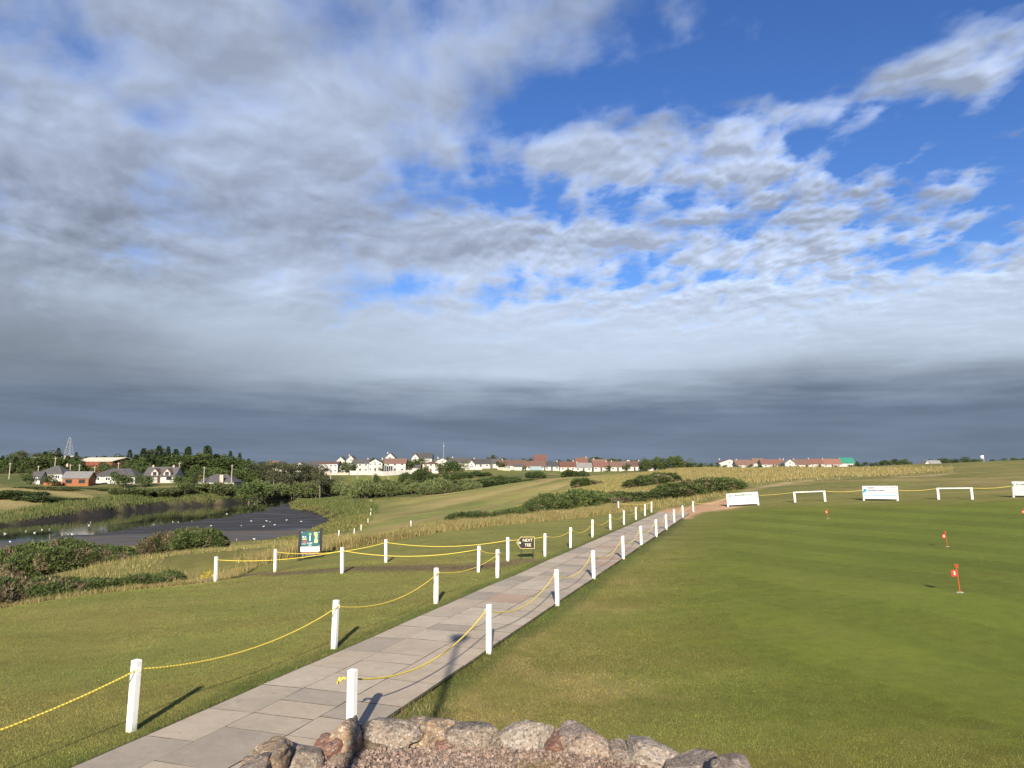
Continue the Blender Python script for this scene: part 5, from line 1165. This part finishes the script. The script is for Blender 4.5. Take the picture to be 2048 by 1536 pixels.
def house(px, Y, wpx, eave, ridge, label, wall='white', roof='slate', kind='gable', depth=8.0, rz=0.0, wins=3, storeys=1, chim=1, base=None, name='house', door=True, dark=False, group='houses on the far rise', extra=None):
    """eave and ridge are the heights in metres; wpx the width in the picture"""
    v = on(px, Y) if base is None else P(px, base, Y); w = wpx / F * Y; e = empty(name, v, rz); tag(e, label, 'house' if name == 'house' else name.split('_')[-1], group)
    if storeys == 1 and kind != 'front' and name == 'house': eave, ridge = eave - .35, ridge + .35
    if int(px) % 3 == 0 and storeys == 1: chim = 0
    a, d = w / 2, depth / 2; lo = -2.0
    m = MB()
    if kind == 'gable': m.add([(-a, -d, lo), (a, -d, lo), (a, d, lo), (-a, d, lo), (-a, -d, eave), (a, -d, eave), (a, d, eave), (-a, d, eave), (-a, 0, ridge - .1), (a, 0, ridge - .1)], [(0, 1, 5, 4), (2, 3, 7, 6), (1, 2, 6, 9, 5), (3, 0, 4, 8, 7)])
    elif kind == 'front': m.add([(-a, -d, lo), (a, -d, lo), (a, d, lo), (-a, d, lo), (-a, -d, eave), (a, -d, eave), (a, d, eave), (-a, d, eave), (0, -d, ridge - .1), (0, d, ridge - .1)], [(0, 1, 5, 8, 4), (2, 3, 7, 9, 6), (1, 2, 6, 5), (3, 0, 4, 7)])
    else: m.box((0, 0, (eave + lo) / 2), (w, depth, eave - lo))
    m.build('wall', WALLS[wall], e)
    o_ = .35; rm_ = MB(); th = .16
    if kind == 'gable':
        s = (ridge - eave) / d; ze = eave - s * o_
        rm_.add([(-a - o_, -d - o_, ze), (a + o_, -d - o_, ze), (a + o_, 0, ridge), (-a - o_, 0, ridge), (a + o_, d + o_, ze), (-a - o_, d + o_, ze)] + [(-a - o_, -d - o_, ze + th), (a + o_, -d - o_, ze + th), (a + o_, 0, ridge + th), (-a - o_, 0, ridge + th), (a + o_, d + o_, ze + th), (-a - o_, d + o_, ze + th)],
                [(0, 3, 2, 1), (3, 5, 4, 2), (6, 7, 8, 9), (9, 8, 10, 11), (0, 1, 7, 6), (1, 2, 8, 7), (2, 4, 10, 8), (4, 5, 11, 10), (5, 3, 9, 11), (3, 0, 6, 9)])
    elif kind == 'front':
        s = (ridge - eave) / a; ze = eave - s * o_
        rm_.add([(-a - o_, -d - o_, ze), (0, -d - o_, ridge), (a + o_, -d - o_, ze), (-a - o_, d + o_, ze), (0, d + o_, ridge), (a + o_, d + o_, ze)] + [(-a - o_, -d - o_, ze + th), (0, -d - o_, ridge + th), (a + o_, -d - o_, ze + th), (-a - o_, d + o_, ze + th), (0, d + o_, ridge + th), (a + o_, d + o_, ze + th)],
                [(0, 1, 4, 3), (1, 2, 5, 4), (6, 9, 10, 7), (7, 10, 11, 8), (0, 6, 7, 1), (1, 7, 8, 2), (3, 4, 10, 9), (4, 5, 11, 10), (0, 3, 9, 6), (2, 8, 11, 5)])
    else:
        q = min(d, a) * .9
        rm_.add([(-a - o_, -d - o_, eave), (a + o_, -d - o_, eave), (a + o_, d + o_, eave), (-a - o_, d + o_, eave), (-a + q, 0, ridge), (a - q, 0, ridge)], [(0, 1, 5, 4), (2, 3, 4, 5), (1, 2, 5), (3, 0, 4), (3, 2, 1, 0)])
    rf = rm_.build('roof', ROOFS[roof], e)
    for i in range(chim): obj('chimney', chim_m, rf, ((-a * .75, a * .6)[i] * (-1 if int(px) % 2 else 1), 0 if kind != 'front' else d * .3, ridge + .12), scale=(.75, .75, .55))
    for s_ in range(storeys):
        z = 1.45 + 2.6 * s_
        for i in range(wins):
            x = -a + w * (i + .5) / wins; ww = min(w / wins * .55, 1.9)
            if door and s_ == 0 and i == wins // 2 and wins > 1: obj('door', door_m, e, (x, -d - .03, .95), scale=(1.0, .1, 2.1)); continue
            window(e, x, -d - .04, z, ww, 1.25, dark)
    if kind == 'front' and ridge > 4.3: window(e, 0, -d - .04, eave + .1, min(1.6, w * .3), 1.1, dark)
    if kind == 'gable' and abs(rz) > .2: window(e, (a if rz < 0 else -a) * 1.004, 0, 1.5, .12, 1.2, dark)
    if extra: extra(e, w, a, d)
    return e
# bungalows across the river
GL_ = 'bungalows across the river'
house(113, 262, 52, 2.7, 5.0, 'white bungalow with dark slate roof behind the orange chalet', depth=9, kind='hip', wins=3, group=GL_)
house(78, 246, 18, 2.0, 3.6, 'small white hut with dark roof left of the orange chalet', wins=1, chim=0, depth=4, group=GL_, door=False)
def chalet(e, w, a, d):
    MB().box((-a - 2.2, -d + .6, .3), (5.2, 4.5, .35)).build('deck', WALLS['cedar'], e); MB().box((-a - 2.2, -d - 1.6, .95), (5.2, .08, .95)).build('balustrade', WALLS['cedar'], e); MB().box((-a - 2.4, d - 2, 1.4), (3.0, 2.2, 2.0)).build('porch', WALLS['white'], e)
house(158, 244, 46, 2.9, 4.2, 'orange cedar clad chalet with a wide deck', wall='cedar', roof='grey', kind='gable', depth=8, rz=.25, wins=2, chim=0, group=GL_, door=False, extra=chalet, dark=True)
house(240, 258, 84, 2.6, 4.7, 'long white bungalow with grey tiled roof right of the chalet', roof='slate', kind='hip', depth=9, wins=4, chim=1, group=GL_)
def dormers(e, w, a, d):
    for x in (-w * .12, w * .28):
        D = MB().prism([(x - 1.2, 2.4), (x + 1.2, 2.4), (x + 1.2, 3.3), (x, 4.6), (x - 1.2, 3.3)], -d - .5, 0).build('dormer', WALLS['white'], e)
        MB().prism([(x - 1.45, 3.1), (x, 4.7), (x + 1.45, 3.1), (x + 1.45, 3.3), (x, 4.95), (x - 1.45, 3.3)], -d - .7, -.2).build('dormer_roof', ROOFS['brown'], D); window(e, x, -d - .56, 3.1, 1.3, 1.2, True)
house(328, 262, 60, 2.6, 5.0, 'white house with two gabled dormers and dark trim', depth=8, wins=3, chim=2, group=GL_, extra=dormers, dark=True)
house(441, 268, 70, 2.7, 4.9, 'white bungalow with tall stone chimney nearest the pine grove', roof='slate', kind='hip', depth=9, wins=4, chim=1, group=GL_, extra=lambda e, w, a, d: MB().box((w * .18, -d - .5, 2.4), (1.3, .9, 5.2)).build('chimney_stack', m_chim, e))
def shed_x(e, w, a, d):
    for i in range(7): MB().box((-a + w * (i + .5) / 7, -d - .05, 2.4), (.25, .12, 5.0)).build('pilaster', WALLS['brick'], e)
    MB().box((a + .05, 0, 3.2), (.1, 5, 4)).build('large_door', m_door, e)
house(214, 306, 82, 4.6, 6.2, 'long red brick shed with cream sheet roof among the trees', wall='brick', roof='cream', depth=16, wins=0, chim=0, name='brick_shed', group='sheds', extra=shed_x, rz=-.18)
house(118, 348, 66, 5.0, 6.0, 'cream roofed hall half hidden by the skyline wood', wall='cream', roof='cream', depth=14, wins=0, chim=0, name='farm_hall', group='sheds')
# white estate
GV = 'white houses on the rise'
H_ = lambda *a, **k: house(*a, group=GV, **k)
H_(661, 392, 36, 5.0, 6.2, 'white two storey block with flat brown roof at the left end of the estate', storeys=2, wins=4, roof='brown', chim=0, depth=9)
H_(687, 396, 14, 2.5, 4.2, 'small white bungalow beside the left end block', kind='front', wins=1, chim=0)
H_(566, 420, 22, 2.6, 4.8, 'white gabled house peeping over the pine grove, left one', kind='front', wins=2, chim=0); H_(603, 420, 26, 2.6, 5.0, 'white gabled house peeping over the pine grove, right one', kind='front', wins=2, chim=0, roof='brown')
H_(548, 430, 20, 2.5, 4.4, 'low white house above the pines, farthest left of the estate', wins=2, roof='brown'); H_(630, 428, 24, 2.6, 4.6, 'dark roofed house left of the two storey block', wins=2)
H_(684, 440, 18, 3.4, 6.0, 'white gable behind the small bungalow', kind='front', wins=1); H_(704, 442, 18, 3.4, 6.2, 'white gable behind, second of the rear pair', kind='front', wins=1)
H_(723, 394, 33, 4.9, 7.0, 'white two storey house with long dark roof above the white fence', storeys=2, wins=3); H_(753, 394, 28, 4.6, 6.8, 'white house with dark roof at the middle of the white fence', storeys=2, wins=3, kind='front')
H_(782, 450, 20, 3.4, 6.4, 'white gable high behind the brown roofed house', kind='front', wins=1)
def conserv(e, w, a, d):
    c_ = MB().box((-a + 2.6, -d - 1.0, 1.6), (4.6, 1.9, 3.2)).build('conservatory', m_glass, e)
    for i in range(5): MB().box((-a + .35 + 1.12 * i, -d - 1.98, 1.6), (.1, .1, 3.3)).build('glazing_bar', m_white, c_)
H_(792, 392, 42, 4.7, 7.2, 'large white house with brown roof and glazed sunroom', storeys=2, wins=3, roof='brown', extra=conserv)
H_(833, 396, 16, 2.6, 3.4, 'white garage right of the white fence', wins=0, chim=0, depth=6)
H_(846, 470, 38, 3.0, 5.6, 'highest white house with dark roof on the rise', wins=3); H_(832, 466, 14, 3.0, 5.4, 'white gable left of the highest house', kind='front', wins=1, chim=0)
H_(863, 396, 32, 4.6, 6.0, 'cream two storey house with hipped brown roof', storeys=2, wins=3, roof='brown', wall='pink', kind='hip'); H_(886, 425, 28, 3.0, 5.2, 'white gable fronted bungalow behind the cream house', kind='front', wins=2)
H_(922, 430, 44, 2.8, 5.0, 'long dark roofed bungalow above a white garden wall', wins=4); H_(962, 432, 36, 2.8, 4.9, 'dark roofed bungalow with white gable', wins=3); H_(944, 420, 14, 2.6, 4.8, 'small white gable between two dark roofed bungalows', kind='front', wins=1, chim=0)
H_(984, 436, 28, 2.8, 4.8, 'dark roofed bungalow at the right end of the upper row', wins=3)
# red and brown roofed village
GR = 'village houses right of centre'
V_ = lambda *a, **k: house(*a, group=GR, **k)
V_(1024, 425, 52, 2.8, 5.2, 'long bungalow with dark red roof at the left of the village', roof='brown', wins=4); V_(1036, 415, 16, 2.4, 2.9, 'white flat garage before the dark red bungalow', wins=0, chim=0, depth=6)
V_(1071, 425, 38, 2.7, 4.9, 'brown roofed bungalow with blue grey shed', roof='brown', wins=3, extra=lambda e, w, a, d: MB().box((0, -d - 3, 1.1), (6.5, 3, 2.2)).build('shed', mk('blue_grey_shed', (.22, .30, .33), rough=.7), e)); V_(1080, 480, 24, 3.0, 6.6, 'tall red roof rising behind the village', roof='red', wins=2, kind='gable')
V_(1103, 425, 30, 2.7, 4.5, 'grey roofed white bungalow in the village', roof='slate', wins=3); V_(1135, 422, 31, 2.9, 5.2, 'bright red roofed house with cream gable', roof='red', wins=3, wall='cream'); V_(1166, 424, 33, 2.8, 4.6, 'pale grey roofed bungalow', roof='grey', wins=3); V_(1163, 470, 24, 3.2, 5.8, 'red roof behind the pale grey roofed bungalow', roof='red', wins=2)
V_(1201, 424, 30, 2.8, 5.0, 'white bungalow with red brown roof', roof='red', wins=3); V_(1234, 424, 29, 2.8, 5.0, 'white bungalow with brown roof and lower red porch roof', roof='brown', wins=3); V_(1198, 455, 28, 3.0, 5.6, 'brown roof behind the red brown bungalow', roof='brown', wins=2)
V_(1267, 426, 28, 2.9, 5.0, 'white house with brown roof and two gables', roof='brown', wins=3, chim=2); V_(1303, 424, 42, 2.9, 5.2, 'wide white house with hipped reddish roof at the right of the village', roof='brown', kind='hip', wins=4); V_(1254, 500, 20, 3.0, 5.6, 'white gabled house far behind the village', kind='front', wins=1)
GF = 'distant roofs behind the golden grass'
Q_ = lambda *a, **k: house(*a, group=GF, **k)
Q_(1456, 520, 42, 3.4, 6.0, 'reddish roofed house with white gable, leftmost behind the golden grass', roof='red', kind='front', wins=2); Q_(1486, 500, 34, 2.8, 5.4, 'brown roof next to the leftmost red house', roof='brown', wins=2); Q_(1543, 520, 46, 2.8, 5.4, 'low red roof behind the golden grass', roof='red', wins=3); Q_(1576, 505, 20, 3.4, 6.0, 'white gable among the distant roofs', kind='front', wins=1, roof='grey'); Q_(1600, 512, 32, 2.8, 5.6, 'grey brown roof right of the white gable', roof='brown', wins=2)
Q_(1628, 530, 28, 2.8, 5.6, 'red roof left of the orange one', roof='red', wins=2); Q_(1660, 535, 38, 2.8, 5.8, 'orange roof left of the green one', roof='orange', wins=3); Q_(1691, 540, 28, 3.4, 6.6, 'bright green sheet roof on the skyline', roof='green', wins=0, chim=0); Q_(1515, 560, 22, 3, 5.8, 'small brown roof far behind the red ones', roof='brown', wins=1)
Q_(1848, 430, 24, 1.6, 5.2, 'white steep gable on the right skyline', kind='front', wins=2, roof='grey'); Q_(1866, 436, 26, 2.0, 5.0, 'grey roof beside the steep white gable', roof='grey', wins=2)
# garden walls
def garden_wall(pts, h, label, mat, panels):
    e = empty('garden_wall', pts[0]); tag(e, label, 'wall')
    for a, b in zip(pts[:-1], pts[1:]):
        n_ = max(1, int(round((b - a).length / panels)))
        for i in range(n_):
            p, q = a.lerp(b, i / n_), a.lerp(b, (i + 1) / n_); p.z = HS(p.x, p.y); q.z = HS(q.x, q.y); c = (p + q) / 2 - e.location; d = q - p
            MB().box((0, 0, h / 2 - .4), (d.length * .97, .14, h + .8)).build('wall_panel', mat, e, c, math.atan2(d.y, d.x)); MB().box((0, 0, h / 2 - .3), (.3, .3, h + 1.0)).build('pier', mat, e, p - e.location)
garden_wall([on(700, 380), on(765, 372), on(824, 384)], 2.2, 'bright white panelled fence in front of the estate', WALLS['white'], 4.5)
garden_wall([on(640, 384), on(698, 381)], 1.2, 'low stone wall left of the white panelled fence', m_chim, 6)
garden_wall([on(920, 412), on(965, 415)], 1.6, 'white garden wall below the long dark roofed bungalow', WALLS['white'], 5)
garden_wall([on(996, 412), on(1020, 402)], 1.5, 'pale wall at the left end of the village', WALLS['cream'], 5)

# ------------------------------------------------------------------ poles and masts
m_pole = mk('timber_pole', (.34, .31, .26), (.28, .25, .21), 3, .9)
poles = [(18, 262, 925), (75, 262, 931), (108, 268, 914), (139, 270, 928), (157, 262, 928), (188, 258, 932), (235, 262, 924), (317, 268, 934), (357, 268, 924), (407, 262, 933), (462, 258, 929), (661, 345, 937), (714, 340, 944), (745, 335, 946), (776, 350, 944), (812, 366, 941)]
for i, (px, Y, yt) in enumerate(poles):
    v = on(px, Y); h = P(px, yt, Y).z - v.z; e = empty('utility_pole', v); tag(e, 'pale timber utility pole, %s from the left edge' % ORD[i], 'pole', 'utility poles')
    MB().tube([(0, 0, -.5), (0, 0, h)], [.20, .13], 7).build('pole_shaft', m_pole, e)
    MB().box((0, 0, h - .5), (1.2, .1, .12)).build('crossarm', m_pole, e)
m_steel = mk('galvanised_steel', (.42, .44, .46), rough=.5, metal=.3)
v = on(136, 640); h = P(136, 875, 640).z - v.z; e = empty('lattice_mast', v); tag(e, 'tall grey lattice mast rising above the left wood', 'mast')
m = MB()
def cor(z, k): s = 3.4 * (1 - z / h) + .55; return (s * (1, -1, -1, 1)[k], s * (1, 1, -1, -1)[k], z)
for k in range(4): m.tube([cor(0, k), cor(h * .85, k), cor(h, k)], .14, 4)
m.build('mast_leg', m_steel, e); m = MB()
for i in range(11):
    z0, z1 = h * i / 11, h * (i + 1) / 11
    for k in range(4): m.tube([cor(z0, k), cor(z1, (k + 1) % 4)], .08, 4); m.tube([cor(z1, k), cor(z1, (k + 1) % 4)], .07, 4)
m.build('bracing', m_steel, e)
v = on(887, 640); e = empty('radio_mast', v); tag(e, 'thin radio mast behind the estate skyline', 'mast'); h = P(887, 884, 640).z - v.z
MB().tube([(0, 0, 0), (0, 0, h)], [.18, .08], 5).build('mast_shaft', m_steel, e); MB().box((0, 0, h * .8), (.7, .2, .5)).build('aerial', m_steel, e)

# ------------------------------------------------------------------ gulls on the water and the mud
m_gull = mk('white_feathers', (.80, .80, .78), rough=.7); m_gwing = mk('pale_grey_feathers', (.45, .47, .50), rough=.7)
def gull_mesh():
    prof = [(-.26, .02, .20), (-.18, .055, .205), (-.06, .105, .20), (.06, .11, .205), (.14, .075, .24), (.18, .05, .29), (.215, .055, .33), (.25, .04, .335), (.28, .014, .325), (.31, .006, .318)]
    m = MB(); n = 8
    vs = [(x, r_ * math.cos(2 * math.pi * k / n), z + r_ * .95 * math.sin(2 * math.pi * k / n)) for x, r_, z in prof for k in range(n)]
    m.add(vs, [(i * n + k, i * n + (k + 1) % n, (i + 1) * n + (k + 1) % n, (i + 1) * n + k) for i in range(len(prof) - 1) for k in range(n)] + [tuple(range(n)), tuple((len(prof) - 1) * n + k for k in range(n - 1, -1, -1))])
    for s in (-.04, .04): m.tube([(0, s, -.02), (0, s, .12)], .008, 4)
    w_ = MB()
    for s in (-1, 1): w_.add([(.08, s * .09, .27), (.10, s * .115, .20), (-.10, s * .115, .17), (-.34, s * .03, .20), (-.10, s * .07, .28)], [(0, 1, 2, 4), (4, 2, 3)])
    return m.mesh('body', m_gull, True), w_.mesh('wing', m_gwing)
gb, gw = gull_mesh()
gulls = [(10, 1066), (52, 1061), (69, 1064), (84, 1058), (99, 1057), (144, 1067), (137, 1068), (181, 1044), (178, 1049), (20, 1085), (346, 1042), (357, 1043), (384, 1041), (422, 1054), (454, 1026), (482, 1054), (502, 1044), (509, 1006), (527, 1055), (533, 1044), (540, 1046), (549, 1052), (573, 1042), (602, 1045), (473, 1083), (508, 1087)]
for i, (px, py) in enumerate(sorted(gulls)):
    v = PZ(px, py + 2, WATER); zz = max(HS(v.x, v.y), WATER - .08)
    e = empty('gull', (v.x, v.y, zz), rv.uniform(0, 6.28)); tag(e, 'white gull on the tidal river, %s from the left' % ordw(i), 'bird', 'gulls on the water and mud'); obj('body', gb, e, scale=(.72,) * 3); obj('wing', gw, e, scale=(.72,) * 3)
